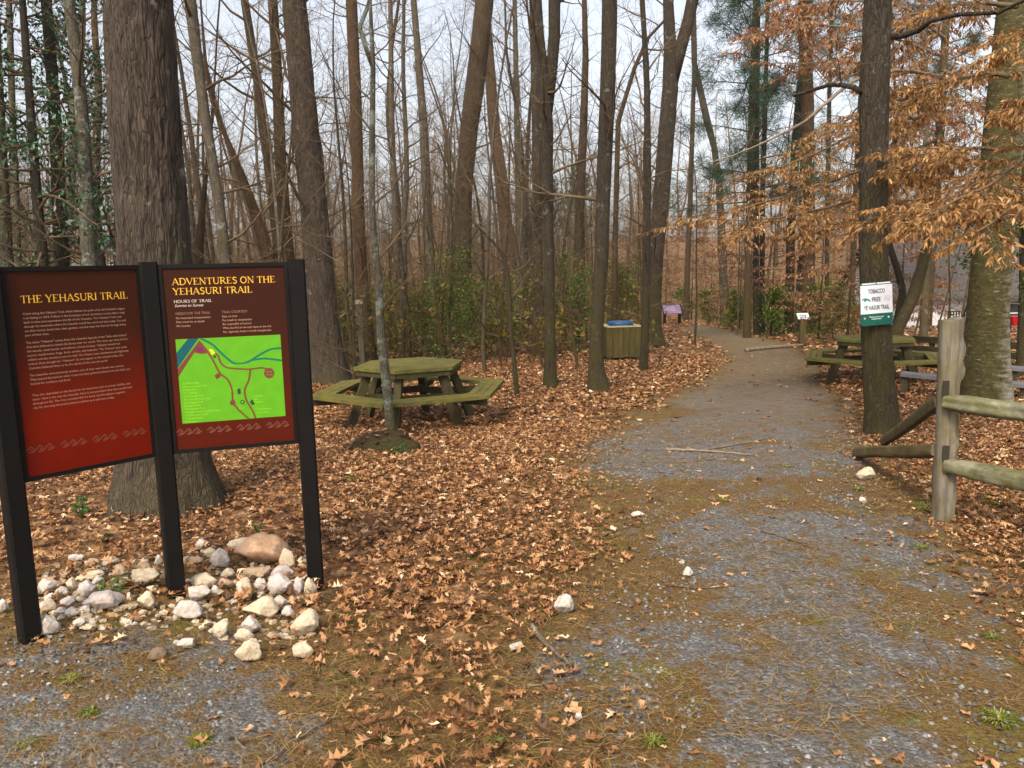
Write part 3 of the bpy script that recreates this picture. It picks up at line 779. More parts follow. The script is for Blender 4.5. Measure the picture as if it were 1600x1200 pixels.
def no_wood(x, y):
    px = 800 + F * x / y
    if y < 34 and x > -1 and pathm([x], [y])[0] > -1.6: return True
    if y < 25 and 880 < px < 1010: return True           # the bin stays in view
    if y < 38 and 1020 < px < 1120: return True          # the lectern sign
    if x > 7 and 26 < y < 60: return True                # the house clearing
    if y < 26 and px > 1220: return True
    if -30 < x < -12 and 30 < y < 60 and 80 < px < 200: return True
    return False
place(WT, 150, 19, 78, 3, 1.3, 0.8, 1.25, 5, wlab, no_wood)
def no_sap(x, y):
    px = 800 + F * x / y
    return no_wood(x, y) or (y < 16 and px > 560 and px < 860)
place(US, 215, 12, 58, 2, 0.8, 0.7, 1.2, 6, lambda o: {'dark': 'thin dark', 'brown': 'thin brown', 'grey': 'thin grey'}[[k for k in ('dark', 'brown', 'grey') if any(M[k].name == c.data.materials[0].name for c in o.children)][0]] + ' understorey sapling with many fine bare twigs among the trees', no_sap)

# a few leafless saplings close to the clearing, their twigs crossing the trunks behind
for i, (px, Y) in enumerate([(545, 12.5), (690, 14.5), (452, 11.5), (905, 16.5), (1085, 23), (780, 17.5), (1150, 28), (395, 10.5), (640, 19), (1000, 21), (1428, 25), (1462, 28), (1486, 24), (1440, 31), (1500, 30), (1412, 29)]):
    o = copy_tree(US[i % 4]); p = at(px, 480, Y); o.location = (p[0], p[1], float(zg(p[0], p[1]))); o.rotation_euler = (0.03, -0.03, i * 1.3); q_ = 0.75 + 0.06 * (i % 5); o.scale = (q_, q_, q_)
    o['label'] = 'leafless sapling at the clearing edge with fine twigs crossing the trunks behind'
# far wood that reads as one mass
def mesh_arrays(o):
    out = []
    for c in o.children:
        me = c.data; v = np.zeros(len(me.vertices) * 3); me.vertices.foreach_get('co', v)
        l = np.zeros(len(me.loops), np.int32); me.loops.foreach_get('vertex_index', l)
        s = np.zeros(len(me.polygons), np.int32); me.polygons.foreach_get('loop_start', s)
        t = np.diff(np.r_[s, len(l)])
        out.append((v.reshape(-1, 3), l, t))
    return out
rg = np.random.default_rng(77)
mb = MB(); arrs = [mesh_arrays(o) for o in (WT[0], WT[2], WT[4], US[1], US[2])]
for k in range(460):
    y = rg.uniform(58, 125); x = rg.uniform(-1, 1) * (0.72 * y + 4)
    a = rg.uniform(0, 2 * PI); s = rg.uniform(0.8, 1.3)
    Rz = np.array([[math.cos(a), -math.sin(a), 0], [math.sin(a), math.cos(a), 0], [0, 0, 1]]) * s
    for ci, (v, l, t) in enumerate(arrs[k % 5]):
        mb.v.append(v @ Rz.T + [x, y, float(zg(x, y))]); mb.l.append(l.astype(np.int64) + mb.nv); mb.n.append(t.astype(np.int64)); mb.nv += len(v)
        mb.m.append(np.zeros(len(t), int)); mb.r.append(np.full(len(t), 0.5))
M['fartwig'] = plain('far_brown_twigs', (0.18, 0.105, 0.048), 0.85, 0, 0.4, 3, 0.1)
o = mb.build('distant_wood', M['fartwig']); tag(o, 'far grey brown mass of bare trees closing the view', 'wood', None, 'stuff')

# ------------------------------------------------------------------ fallen leaves and pine straw
M['litter'] = leafmat('fallen_leaf', [(0.0, (0.045, 0.018, 0.007)), (0.3, (0.135, 0.055, 0.017)), (0.55, (0.275, 0.125, 0.044)), (0.82, (0.45, 0.258, 0.125)), (1.0, (0.72, 0.54, 0.36))], 0.62, 0.0, 0.3)  # leaf tones, with pale and dark stops spread to put lighting contrast into colour
M['straw'] = leafmat('pine_straw', [(0.0, (0.06, 0.032, 0.008)), (0.5, (0.18, 0.108, 0.031)), (1.0, (0.34, 0.23, 0.09))], 0.7, 0.0, 0.25)

def oak_leaf(seed, curl):
    rg = np.random.default_rng(seed)
    side = [(0.0, 0.02), (0.16, 0.05), (0.24, 0.20), (0.33, 0.07), (0.50, 0.32), (0.56, 0.07), (0.76, 0.24), (0.80, 0.06), (1.0, 0.0)]
    up = [(x + rg.normal(0, .015), y * rg.uniform(.75, 1.2)) for x, y in side]
    dn = [(x + rg.normal(0, .015), -y * rg.uniform(.75, 1.2)) for x, y in side[1:-1]]
    mid = [(0.12, 0), (0.4, 0), (0.68, 0)]
    P = np.array(up + dn[::-1] + mid); nu = len(up); nd_ = len(dn); n = nu + nd_
    z = curl[0] * P[:, 1] ** 2 * 4 + curl[1] * 1.5 * (P[:, 0] - 0.5) ** 2 + 0.05 * np.sin(P[:, 0] * 9 + seed) * np.abs(P[:, 1]) * 3
    V = np.column_stack([P[:, 0] - 0.5, P[:, 1], z - z.min() * 0.5])
    m = [n, n + 1, n + 2]
    Fc = []
    def near(i): return m[int(np.argmin([abs(P[i, 0] - P[k, 0]) for k in m]))]
    ring = list(range(n))
    for i in ring:
        j = (i + 1) % n
        a, b = near(i), near(j)
        Fc.append((i, j, a) if P[i, 1] is not None else 0)
        if a != b: Fc.append((j, b, a))
    return V, np.array(Fc)
NEARL = [oak_leaf(1, (0.45, 0.25)), oak_leaf(2, (-0.4, 0.3)), oak_leaf(3, (0.7, -0.4)), oak_leaf(4, (0.2, 0.5)), oak_leaf(5, (-0.6, -0.3)), oak_leaf(6, (0.9, 0.5))]
midv = np.array([[-.5, 0, .06], [-.15, .32, .1], [.12, .12, 0], [.3, .3, .14], [.5, 0, .1], [.25, -.32, .02], [-.02, -.12, .03], [-.25, -.28, .12]])
midf = np.array([[0, 6, 7], [0, 2, 6], [0, 1, 2], [2, 3, 4], [2, 4, 6], [4, 5, 6]])
MIDL = [(midv, midf), (midv * [1, -.8, -1.3], midf[:, ::-1]), (midv * [1, 1.1, 2.0], midf)]
farv = np.array([[-.5, -.15, 0], [0, -.3, .1], [.5, .1, 0], [.05, .35, .06]])
FARL = [(farv, np.array([[0, 1, 3], [1, 2, 3]]))]

def dens(x, y):
    m = -pathm(x, y)
    d = 0.03 + 0.97 * sstep(-0.15, 0.45, m + 0.5 * (fbm(x * 1.3, y * 1.3, 31) - 0.5))
    d *= np.where(y < 3.5, 0.7, 1.0) * np.where((y < 3.1) & (x < -0.9), 0.25, 1)
    d *= np.where((x < -0.85) & (x > -2.9) & (y < 4.45) & (y > 2.9), 0.42, 1)
    d *= np.where((x < -1.25) & (y < 6.6) & (y > 4.4), 0.5, 1)
    d *= np.where((x > 2.0) & (y > 5) & (y < 9.5), 0.75, 1)
    d *= 0.55 + 0.75 * fbm(x * 0.9, y * 0.9, 33)
    return d

lm = MB()
def litter(y0, y1, per, tmpl, s0, s1, lift, tilt, seed, tries_w=1.2, extra=0.0):
    rg = np.random.default_rng(seed)
    area = 0.75 * (y1 ** 2 - y0 ** 2) + 2 * tries_w * (y1 - y0)
    n = int(area * per)
    y = np.sqrt(y0 ** 2 + (y1 ** 2 - y0 ** 2) * rg.uniform(size=n)); x = rg.uniform(-1, 1, n) * (0.72 * y + tries_w)
    k = rg.uniform(size=n) < dens(x, y) + extra * (1 - 0.7 * sstep(0.1, 0.5, pathm(x, y))); x, y = x[k], y[k]; n = len(x)
    cover = -pathm(x, y)
    z = zg(x, y) + rg.uniform(0.006, lift, n) * sstep(-0.2, 0.6, cover) + 0.022 + 0.0 * cover
    rnd = np.clip(rg.beta(1.5, 2.1, n), 0, 1)
    z += (rnd - 0.4) * 0.012
    t = np.where(cover < 0, 0.5, 1) * np.abs(rg.normal(0, tilt, n))
    R = rots(rg.uniform(0, 2 * PI, n), t, rg.uniform(0, 2 * PI, n))
    flip = rg.uniform(size=n) < 0.4
    R[flip] = R[flip] @ np.diag([1, -1, -1])
    sc = s0 + (s1 - s0) * rg.uniform(size=n) ** 1.9
    pick = rg.integers(0, len(tmpl), n)
    for i, (tv, tf) in enumerate(tmpl):
        s = pick == i
        if s.any(): scatter(lm, tv, tf, np.stack([x, y, z], 1)[s], R[s], sc[s], rnd[s])
litter(1.9, 9, 820, NEARL, 0.030, 0.092, 0.04, 0.36, 41)
litter(1.9, 9, 700, MIDL, 0.015, 0.055, 0.04, 0.5, 44, 1.2, 0.16)
litter(9, 20, 380, MIDL, 0.045, 0.11, 0.05, 0.42, 42)
litter(20, 55, 45, FARL, 0.10, 0.18, 0.05, 0.4, 43)
lo = lm.build('leaf_litter', M['litter'], None, False); tag(lo, 'dry brown oak leaves covering the forest floor', 'leaf litter', None, 'stuff')

def needles():
    rg = np.random.default_rng(51)
    n = 120000
    y = np.sqrt(1.9 ** 2 + (10 ** 2 - 1.9 ** 2) * rg.uniform(size=n) ** 1.3); x = rg.uniform(-1, 1, n) * (0.72 * y + 0.6)
    m = pathm(x, y)
    pr = np.where(m > 0, 0.05 + 0.95 * sstep(0.49, 0.60, fbm(x * 1.9, y * 2.6, 61, 4)), 0.9 * sstep(-1.6, -0.2, m))
    k = rg.uniform(size=n) < pr; x, y, m = x[k], y[k], m[k]; n = len(x)
    z = zg(x, y) + 0.026 + rg.uniform(0, 0.012, n)
    v = np.array([[-.5, -.012, 0], [-.5, .012, 0], [0, .05, .03], [0, .074, .03], [.5, -.012, 0], [.5, .012, 0]])
    f = np.array([[0, 2, 3, 1], [2, 4, 5, 3]])
    mb = MB()
    scatter(mb, v, f, np.stack([x, y, z], 1), rots(rg.uniform(0, 2 * PI, n), np.abs(rg.normal(0, .12, n)), rg.uniform(0, 2 * PI, n)), rg.uniform(0.035, 0.085, n), rg.uniform(size=n))
    o = mb.build('pine_straw', M['straw'], None, False); tag(o, 'thin layer of brown pine needles over gravel and soil', 'pine straw', None, 'stuff')
needles()

# loose chippings standing proud of the trail close to the camera
def chippings():
    rg = np.random.default_rng(52)
    m, nt, b = newmat('grey_chipping')
    nt.links.new(ramp(nt, attr(nt, 'rnd'), [(0, (0.035, 0.033, 0.032)), (0.6, (0.112, 0.108, 0.105)), (0.93, (0.19, 0.185, 0.18)), (1, (0.32, 0.315, 0.31))]), b.inputs['Base Color'])
    b.inputs['Roughness'].default_value = 0.75
    n = 42000
    y = np.sqrt(1.9 ** 2 + (8 ** 2 - 1.9 ** 2) * rg.uniform(size=n) ** 1.4); x = rg.uniform(-1, 1, n) * (0.72 * y + 0.6)
    mm = pathm(x, y) + 0.9 * (fbm(x * 2.2, y * 2.8, 71, 4) - 0.5)
    k = (mm > 0.0) & (rg.uniform(size=n) < 0.35 + 0.65 * sstep(0, 0.4, mm)); x, y = x[k], y[k]; n = len(x)
    v = np.array([[-.5, -.3, 0], [.4, -.4, 0], [.5, .3, 0], [-.3, .5, 0], [-.2, -.1, .45], [.25, .1, .4]])
    f = np.array([[0, 1, 4], [1, 5, 4], [1, 2, 5], [2, 3, 5], [3, 4, 5], [3, 0, 4]])
    mb = MB()
    scatter(mb, v, f, np.stack([x, y, zg(x, y) + 0.014], 1), rots(rg.uniform(0, 2 * PI, n), np.abs(rg.normal(0, .3, n)), rg.uniform(0, 2 * PI, n)), rg.uniform(0.008, 0.021, n), rg.uniform(size=n))
    o = mb.build('gravel', m, None, False); tag(o, 'small grey stone chippings on the trail', 'gravel', None, 'stuff')
chippings()

# ------------------------------------------------------------------ stones
def stone_mat(name, a, b_, c):
    m, nt, b = newmat(name)
    v = coord(nt)
    col = ramp(nt, noise(nt, v, 14, 6, 0.65), [(0.3, a), (0.52, b_), (0.72, c)])
    st = ramp(nt, noise(nt, v, 9, 6, 0.7), [(0.46, g(0)), (0.68, g(0.75))])
    col = mixc(nt, st, col, (a[0] * 0.62, a[1] * 0.48, a[2] * 0.34))
    nt.links.new(col, b.inputs['Base Color']); b.inputs['Roughness'].default_value = 0.6
    bump(nt, b, noise(nt, v, 38, 6, 0.75), 0.9, 0.014)
    return m
SM = {'w': stone_mat('white_quartz', (0.40, 0.34, 0.28), (0.56, 0.51, 0.45), (0.72, 0.69, 0.65)),
      'y': stone_mat('cream_quartz', (0.42, 0.33, 0.21), (0.60, 0.50, 0.35), (0.72, 0.64, 0.50)),
      'p': stone_mat('pinkish_quartz', (0.40, 0.33, 0.29), (0.52, 0.46, 0.43), (0.64, 0.60, 0.58)),
      't': stone_mat('tan_stone', (0.26, 0.17, 0.10), (0.40, 0.29, 0.18), (0.54, 0.42, 0.28)),
      'o': stone_mat('orange_sandstone', (0.42, 0.24, 0.13), (0.52, 0.33, 0.20), (0.58, 0.42, 0.27)),
      'b': stone_mat('brown_stone', (0.12, 0.08, 0.05), (0.19, 0.13, 0.08), (0.26, 0.18, 0.12))}
CN = {'w': 'white quartz', 'y': 'cream', 'p': 'pinkish grey', 't': 'tan', 'o': 'orange tan', 'b': 'brown'}
import bmesh
def ico(sub):
    bm = bmesh.new(); bmesh.ops.create_icosphere(bm, subdivisions=sub, radius=1.0)
    v = np.array([q.co[:] for q in bm.verts]); f = np.array([[q.index for q in p.verts] for p in bm.faces]); bm.free()
    return v, f
IV, IF = ico(4)
def stone_geo(seed, nplanes=17, rnd=0.10):
    rg = np.random.default_rng(seed)
    N = rg.normal(size=(nplanes, 3)); N /= np.linalg.norm(N, axis=1)[:, None]
    N = np.vstack([N, -N.mean(0, keepdims=True) / (np.linalg.norm(N.mean(0)) + 1e-6)])
    h = rg.uniform(0.62, 1.0, len(N))
    dn = IV @ N.T
    r = np.where(dn > 0.05, h[None] / np.maximum(dn, 0.05), 9).min(1)
    r = np.minimum(r, 1.25)
    r = r + rnd * (fbm(IV[:, 0] * 3 + 9, IV[:, 1] * 3 + IV[:, 2] * 2.3 + 9, seed) - 0.5) * 2
    r = r + 0.05 * (fbm(IV[:, 0] * 8 + 19, IV[:, 1] * 8 + IV[:, 2] * 7.1 + 19, seed + 3) - 0.5) * 2
    V = IV * r[:, None]
    V -= (V.max(0) + V.min(0)) / 2
    return V / ((V.max(0) - V.min(0)) / 2)
STONES = [  # x, y (centre), width, height in photograph pixels, colour, own words
    (401, 872, 77, 44, 'o', 'largest stone of the pile, an orange tan block beside the right signpost'), (369, 859, 31, 17, 'y', None), (312, 857, 21, 15, 'w', 'small white stone at the back of the pile just right of the middle signpost'),
    (343, 880, 29, 27, 'w', None), (325, 872, 21, 15, 'y', None), (307, 884, 23, 13, 't', None), (291, 882, 15, 12, 't', None), (449, 880, 23, 31, 'y', 'cream stone leaning on the right end of the largest orange tan block'),
    (472, 893, 19, 13, 't', None), (399, 903, 38, 15, 't', 'flat tan stone lying in front of the largest orange tan block'), (353, 903, 21, 12, 'y', None), (439, 903, 34, 21, 'p', None), (352, 919, 21, 15, 't', None),
    (379, 928, 27, 29, 'y', None), (405, 923, 21, 23, 'w', None), (434, 924, 40, 27, 'p', 'big pinkish grey quartz stone in the middle of the pile'), (465, 924, 19, 29, 'p', None), (484, 924, 19, 25, 'y', 'cream stone touching the foot of the right signpost'),
    (314, 918, 40, 19, 'y', None), (310, 937, 33, 25, 'w', None), (335, 933, 19, 21, 'w', None), (292, 962, 42, 29, 'w', 'big white angular stone in front of the middle signpost'),
    (405, 960, 54, 31, 'y', 'wide cream boulder in the front part of the pile'), (438, 949, 27, 15, 'w', None), (448, 964, 23, 15, 'p', None), (469, 945, 21, 12, 't', None), (474, 985, 42, 35, 'y', 'large cream stone standing alone front right of the pile'),
    (390, 986, 29, 23, 'w', None), (378, 1003, 29, 21, 'y', None), (343, 993, 23, 25, 'y', 'upright cream stone at the front edge of the pile'), (422, 1002, 21, 12, 't', None), (387, 1027, 42, 29, 'y', 'round knobbly cream stone, foremost of the pile'),
    (471, 1027, 35, 21, 'y', 'low cream stone at the front right corner of the pile'), (289, 1014, 25, 15, 'w', 'small white stone lying alone on the gravel before the pile'),
    (115, 879, 24, 11, 'w', None), (145, 886, 21, 15, 't', None), (171, 884, 24, 14, 'y', None), (155, 895, 19, 11, 'w', None), (184, 900, 28, 16, 't', None), (102, 907, 19, 13, 't', None), (137, 908, 36, 13, 'y', None), (151, 915, 18, 14, 'w', None),
    (111, 921, 19, 21, 'y', None), (133, 930, 28, 23, 'p', None), (67, 925, 33, 21, 'w', 'white stone beside the left signpost, behind the front row'), (95, 932, 21, 14, 'p', None), (76, 942, 19, 12, 'w', None),
    (226, 912, 39, 28, 'y', 'square cream block left of the middle signpost'), (247, 883, 13, 19, 'w', None), (222, 890, 22, 11, 't', None), (227, 945, 26, 26, 'y', 'cream stone standing on edge left of the middle signpost foot'), (237, 927, 16, 11, 'y', None),
    (200, 940, 12, 14, 'y', None), (154, 949, 54, 25, 'p', 'long wedge shaped pinkish grey stone left of the green grass tuft'), (102, 949, 22, 17, 'p', None), (68, 956, 30, 16, 'y', None), (93, 963, 21, 11, 'w', None), (111, 965, 23, 11, 'w', None),
    (131, 961, 18, 14, 'w', None), (72, 986, 32, 28, 'w', 'big white stone at the foot of the left signpost'), (121, 981, 19, 12, 'w', None), (136, 988, 23, 8, 'y', None), (3, 955, 16, 22, 'w', 'white stone left of the left signpost, cut by the view edge'),
    (245, 1030, 30, 20, 'b', 'brown stone half sunk in the gravel before the pile'), (882, 952, 32, 28, 'w', 'white stone lying alone between the leaves and the trail'), (806, 1017, 22, 8, 'w', 'flat pale stone left of the curved mossy stick'),
    (1077, 901, 20, 13, 'w', 'small white stone on the left half of the gravel trail'), (905, 1127, 12, 11, 'w', 'tiny white pebble near the bottom edge left of the gravel'), (1356, 746, 28, 17, 'y', 'cream stone on the trail edge below the fallen fence rail'),
    (1349, 787, 11, 10, 'w', 'tiny white stone at the trail edge left of the fence post'), (998, 809, 20, 8, 'w', 'small flat pale stone at the left edge of the trail'), (1066, 884, 9, 6, 'w', 'tiny white chip behind the small white trail stone')]
sg = [stone_geo(200 + i) for i in range(14)]
for i, (x, y, w, h, c, lab) in enumerate(STONES):
    p = ground(x, y + h * 0.42)
    k = p[1] / F
    W, Hh = w * k * 1.12, h * k * 1.2
    rg = np.random.default_rng(900 + i)
    mb = MB(); a = rg.normal(0, 0.35)
    V = sg[i % 14].copy()
    if rg.uniform() < 0.5: V[:, 0] *= -1
    V = V * [W / 2, W * 0.42, Hh / 2]
    V = V @ np.array([[math.cos(a), -math.sin(a), 0], [math.sin(a), math.cos(a), 0], [0, 0, 1]]).T
    mb.add(V, IF if True else IF, 0, 0.5)
    o = mb.build('stone', SM[c], None, True, (p[0], p[1] + W * 0.3, p[2] + Hh * 0.42 + 0.015))
    size = 'large' if w >= 33 else ('middling' if w >= 23 else 'small')
    side = ('pile left of the middle signpost' if x < 250 else 'pile right of the middle signpost')
    tag(o, lab or f'{size} {CN[c]} stone in the {side}', 'stone', 'pale stones piled under the trail sign' if (x < 500 and y < 1040) else None)
    o.data.polygons.foreach_set('use_smooth', np.ones(len(o.data.polygons), bool))

# small stones, chips between the named ones
def chips():
    rg = np.random.default_rng(61); n = 420
    mb = MB(); V0, F0 = ico(1)
    xs_ = []; 
    for k in range(n):
        px = rg.uniform(60, 495); py = rg.uniform(880, 985) if px < 260 else rg.uniform(862, 1010)
        px = px; p = ground(px, py); s = rg.uniform(0.006, 0.026)
        mb.add(V0 * s * rg.uniform(0.6, 1.2, (len(V0), 1)) * [1.2, 1, .7] + p + [0, 0, s * 0.5], F0, int(rg.integers(0, 3)), 0.5)
    o = mb.build('stone_chips', [SM['t'], SM['y'], SM['w']], None, False); tag(o, 'small broken stone chips scattered through the pile under the sign', 'stone chips', None, 'stuff')
chips()

# ------------------------------------------------------------------ sticks on the ground
def stick(name, label, px, w, mat, lifts=None, sub=None, cat='stick', group=None):
    P = []
    for i, (x, y) in enumerate(px):
        p = ground(x, y); r = w * 0.5 * p[1] / F
        p[2] += r * 0.8 + 0.022 + (lifts[i] if lifts else 0); P.append(p)
    P = np.array(P); b = P[0].copy()
    Q, R = resample(P, np.full(len(P), w * 0.5 * P[:, 1].mean() / F), 0.03)
    rg = np.random.default_rng(int(px[0][0]))
    Q = Q + rg.normal(0, 0.0025, Q.shape); R = R * np.linspace(1.0, 0.6, len(R)) * rg.uniform(0.85, 1.15, len(R))
    mb = MB(); mb.tube(Q - b, R, 8)
    for s in sub or []:
        SP = np.array([ground(x, y) + [0, 0, 0.03] for x, y in s]); SQ, SR = resample(SP, np.full(len(SP), w * 0.38 * SP[:, 1].mean() / F), 0.03)
        mb.tube(SQ - b + rg.normal(0, 0.002, SQ.shape), SR * np.linspace(1, .4, len(SR)), 6)
    o = mb.build(name, mat, None, True, b); tag(o, label, cat, group)
M['mossy_stick'] = bark('mossy_stick_bark', (0.05, 0.035, 0.02), (0.26, 0.20, 0.13), 25, 1, 0.6, 0.3, (0.35, 0.33, 0.26), 0)
stick('stick', 'thick curved mossy stick lying left of the gravel in the foreground', [(830, 985), (843, 1012), (862, 1034), (893, 1051)], 10, M['mossy_stick'])
stick('stick', 'long forked pale branch lying across the middle of the trail', [(1040, 707), (1098, 709), (1140, 713), (1177, 716)], 4.5, M['paletwig'], None, [[(1098, 709), (1140, 700), (1180, 695), (1207, 686)]])
stick('stick', 'short dark stick slanting on the right half of the gravel trail', [(1190, 836), (1222, 845), (1258, 857)], 4, M['twig'])
stick('stick', 'thin brown stick left of the oak leaf on the gravel', [(1036, 920), (1080, 931), (1120, 932), (1148, 922)], 3, M['mossy_stick'])
stick('stick', 'thin dark twig lying across the gravel near the bottom of the view', [(1110, 1046), (1150, 1062), (1190, 1076), (1225, 1097)], 2.2, M['twig'])
stick('stick', 'short pale twig near the middle of the foreground gravel', [(1253, 1045), (1276, 1028)], 3, M['paletwig'])
stick('stick', 'thin twig on the gravel right of the oak leaves', [(1444, 1008), (1456, 1028), (1472, 1052)], 2.5, M['twig'])
stick('stick', 'thin curved twig among the leaves at the bottom edge', [(418, 1199), (440, 1168), (470, 1146), (525, 1128)], 3, M['paletwig'])
stick('stick', 'short pale grey twig beside the curved mossy stick', [(822, 1080), (850, 1078)], 3.5, M['paletwig'])
stick('stick', 'thin arching dead branch on the leaves behind the picnic table', [(598, 517), (610, 513), (625, 520), (647, 524), (673, 536)], 3.5, M['dark'], [0, .12, .1, .06, 0])
stick('stick', 'bare pale forked twig standing in the brush behind the picnic table', [(607, 500), (623, 497), (637, 488), (632, 472)], 2.2, M['paletwig'], [0, 0, .18, .45])
stick('log', 'weathered pale log bordering the far trail by the small white marker', [(1166, 551), (1200, 547), (1254, 543)], 7, M['paletwig'], None, None, 'log')
stick('log', 'pale broken branch leaning in the brush left of the stout leaning oak', [(690, 505), (672, 492), (655, 480)], 3, M['paletwig'], [0, .15, .3], None, 'branch')

# ------------------------------------------------------------------ plants on the ground
M['herb'] = leafmat('herb_leaf', [(0, (0.012, 0.05, 0.008)), (0.5, (0.025, 0.10, 0.014)), (1, (0.06, 0.16, 0.02))], 0.5, 0.25)
M['grass'] = leafmat('grass_blade', [(0, (0.05, 0.075, 0.010)), (0.5, (0.13, 0.15, 0.018)), (1, (0.26, 0.25, 0.04))], 0.55, 0.25)
M['bladeg'] = leafmat('green_blade', [(0, (0.03, 0.09, 0.008)), (0.6, (0.08, 0.17, 0.015)), (1, (0.20, 0.28, 0.05))], 0.45, 0.25)
lv = np.array([[0, 0, 0], [.3, .26, .05], [.65, .24, .06], [1, 0, -.08], [.65, -.24, .06], [.3, -.26, .05], [.33, 0, 0], [.66, 0, .01]])
lf = np.array([[0, 6, 1], [1, 6, 7], [1, 7, 2], [2, 7, 3], [3, 7, 4], [4, 7, 6], [4, 6, 5], [5, 6, 0]])
def herb(label, px, py, hpx, n, lsize, seed, spread=1.0):
    p = ground(px, py); k = p[1] / F; rg = np.random.default_rng(seed); H = hpx * k
    o = empty('green_plant', p, label, 'plant')
    sm, fm = MB(), MB()
    for s in range(max(3, n // 6)):
        d = np.array([rg.normal(0, .5) * spread, rg.normal(0, .5) * spread, 1.0]); tip = unit(d) * H * rg.uniform(.6, 1)
        P = np.array([[0, 0, -.02], tip * .5 + [0, 0, .02], tip]); sm.tube(P, [.004, .003, .002], 5)
        m = 6
        az = rg.uniform(0, 2 * PI, m); dirs = np.stack([np.cos(az), np.sin(az), rg.uniform(-.3, .5, m)], 1)
        t = rg.uniform(.4, 1, m)
        scatter(fm, lv, lf, tip[None] * t[:, None], frames(dirs, np.tile([0, 0, 1.0], (m, 1))), rg.uniform(.6, 1.1, m) * lsize, rg.uniform(size=m))
    sm.build('stem', M['herb'], o); fm.build('foliage', M['herb'], o, False)
herb('leafy green seedling between the left signpost and the massive oak', 128, 812, 46, 30, .055, 1)
herb('small green sprig at the foot of the massive oak behind the middle signpost', 168, 846, 18, 14, .04, 2)
herb('small green sprig on the leaves right of the massive oak', 402, 836, 20, 16, .04, 3)
herb('low green seedling just behind the largest stone of the pile', 425, 848, 14, 12, .035, 4)
herb('bright green ferny tuft on the mound below the lichen sapling', 626, 716, 26, 34, .05, 5, 1.5)
def tuft(name, label, px, py, wpx, hpx, n, mat, seed, lean=(0, 0), cat='grass'):
    p = ground(px, py); k = p[1] / F; rg = np.random.default_rng(seed)
    mb = MB()
    for i in range(n):
        a = rg.uniform(0, 2 * PI); r0 = rg.uniform(0, .5) * wpx * k * .5
        b = np.array([r0 * math.cos(a), r0 * math.sin(a), 0]); L = hpx * k * rg.uniform(.6, 1.25)
        d = np.array([math.cos(a) * .8 + lean[0], math.sin(a) * .8 + lean[1], 1.0])
        m = b + unit(d) * L * .55; t = m + unit(d * [1.6, 1.6, -.2]) * L * .6
        w = L * .035 + .0012; s = unit(np.cross(d, [0, 0, 1])) * w
        mb.add([b - s, b + s, m + s, m - s, t], [(0, 1, 2, 3), (3, 2, 4)], 0, rg.uniform())
    o = mb.build(name, mat, None, False, p + [0, 0, .012]); tag(o, label, cat)
tuft('grass_tuft', 'green strap leaved tuft among the stones left of the middle signpost', 166, 930, 40, 44, 16, M['bladeg'], 1, (.9, -.1))
for i, (x, y, w, h, n, lab) in enumerate([
    (110, 1068, 60, 12, 150, 'yellow green tuft on the gravel, nearest the left signpost'), (142, 1120, 50, 12, 130, 'pale yellow green tuft on the gravel left of the bottom tuft'), (312, 1165, 70, 14, 170, 'bright yellow green tuft near the bottom left of the gravel'),
    (40, 1165, 90, 10, 150, 'dull green tuft in the bottom left corner'), (1131, 786, 30, 8, 80, 'small green tuft in the straw band across the trail'), (1226, 786, 26, 7, 70, 'small green tuft on the trail right of the straw band tuft'),
    (1340, 768, 26, 8, 70, 'small green tuft beside the cream trail edge stone'), (1230, 733, 34, 7, 70, 'faint green tuft on the trail below the forked branch'), (1445, 798, 60, 14, 130, 'dark green tuft left of the fence post foot'),
    (1560, 790, 60, 16, 140, 'green tuft under the lower fence rail'), (1560, 1130, 110, 14, 240, 'wide green patch of grass in the bottom right corner'), (1440, 860, 60, 8, 110, 'thin green tuft below the fence post'),
    (560, 752, 60, 10, 120, 'green tuft in the leaves below the mound'), (590, 745, 40, 10, 80, 'green tuft close to the mossy mound'), (780, 1165, 70, 10, 110, 'thin green tuft near the bottom centre'), (1020, 1165, 90, 12, 150, 'dry grass tuft at the lower left of the gravel'),
    (1550, 1000, 60, 8, 90, 'thin green tuft on the gravel at the right edge'), (640, 962, 30, 8, 60, 'small green tuft in the leaves right of the right signpost')]):
    tuft('grass_tuft', lab, x, y, w, h, n, M['grass'], 20 + i)

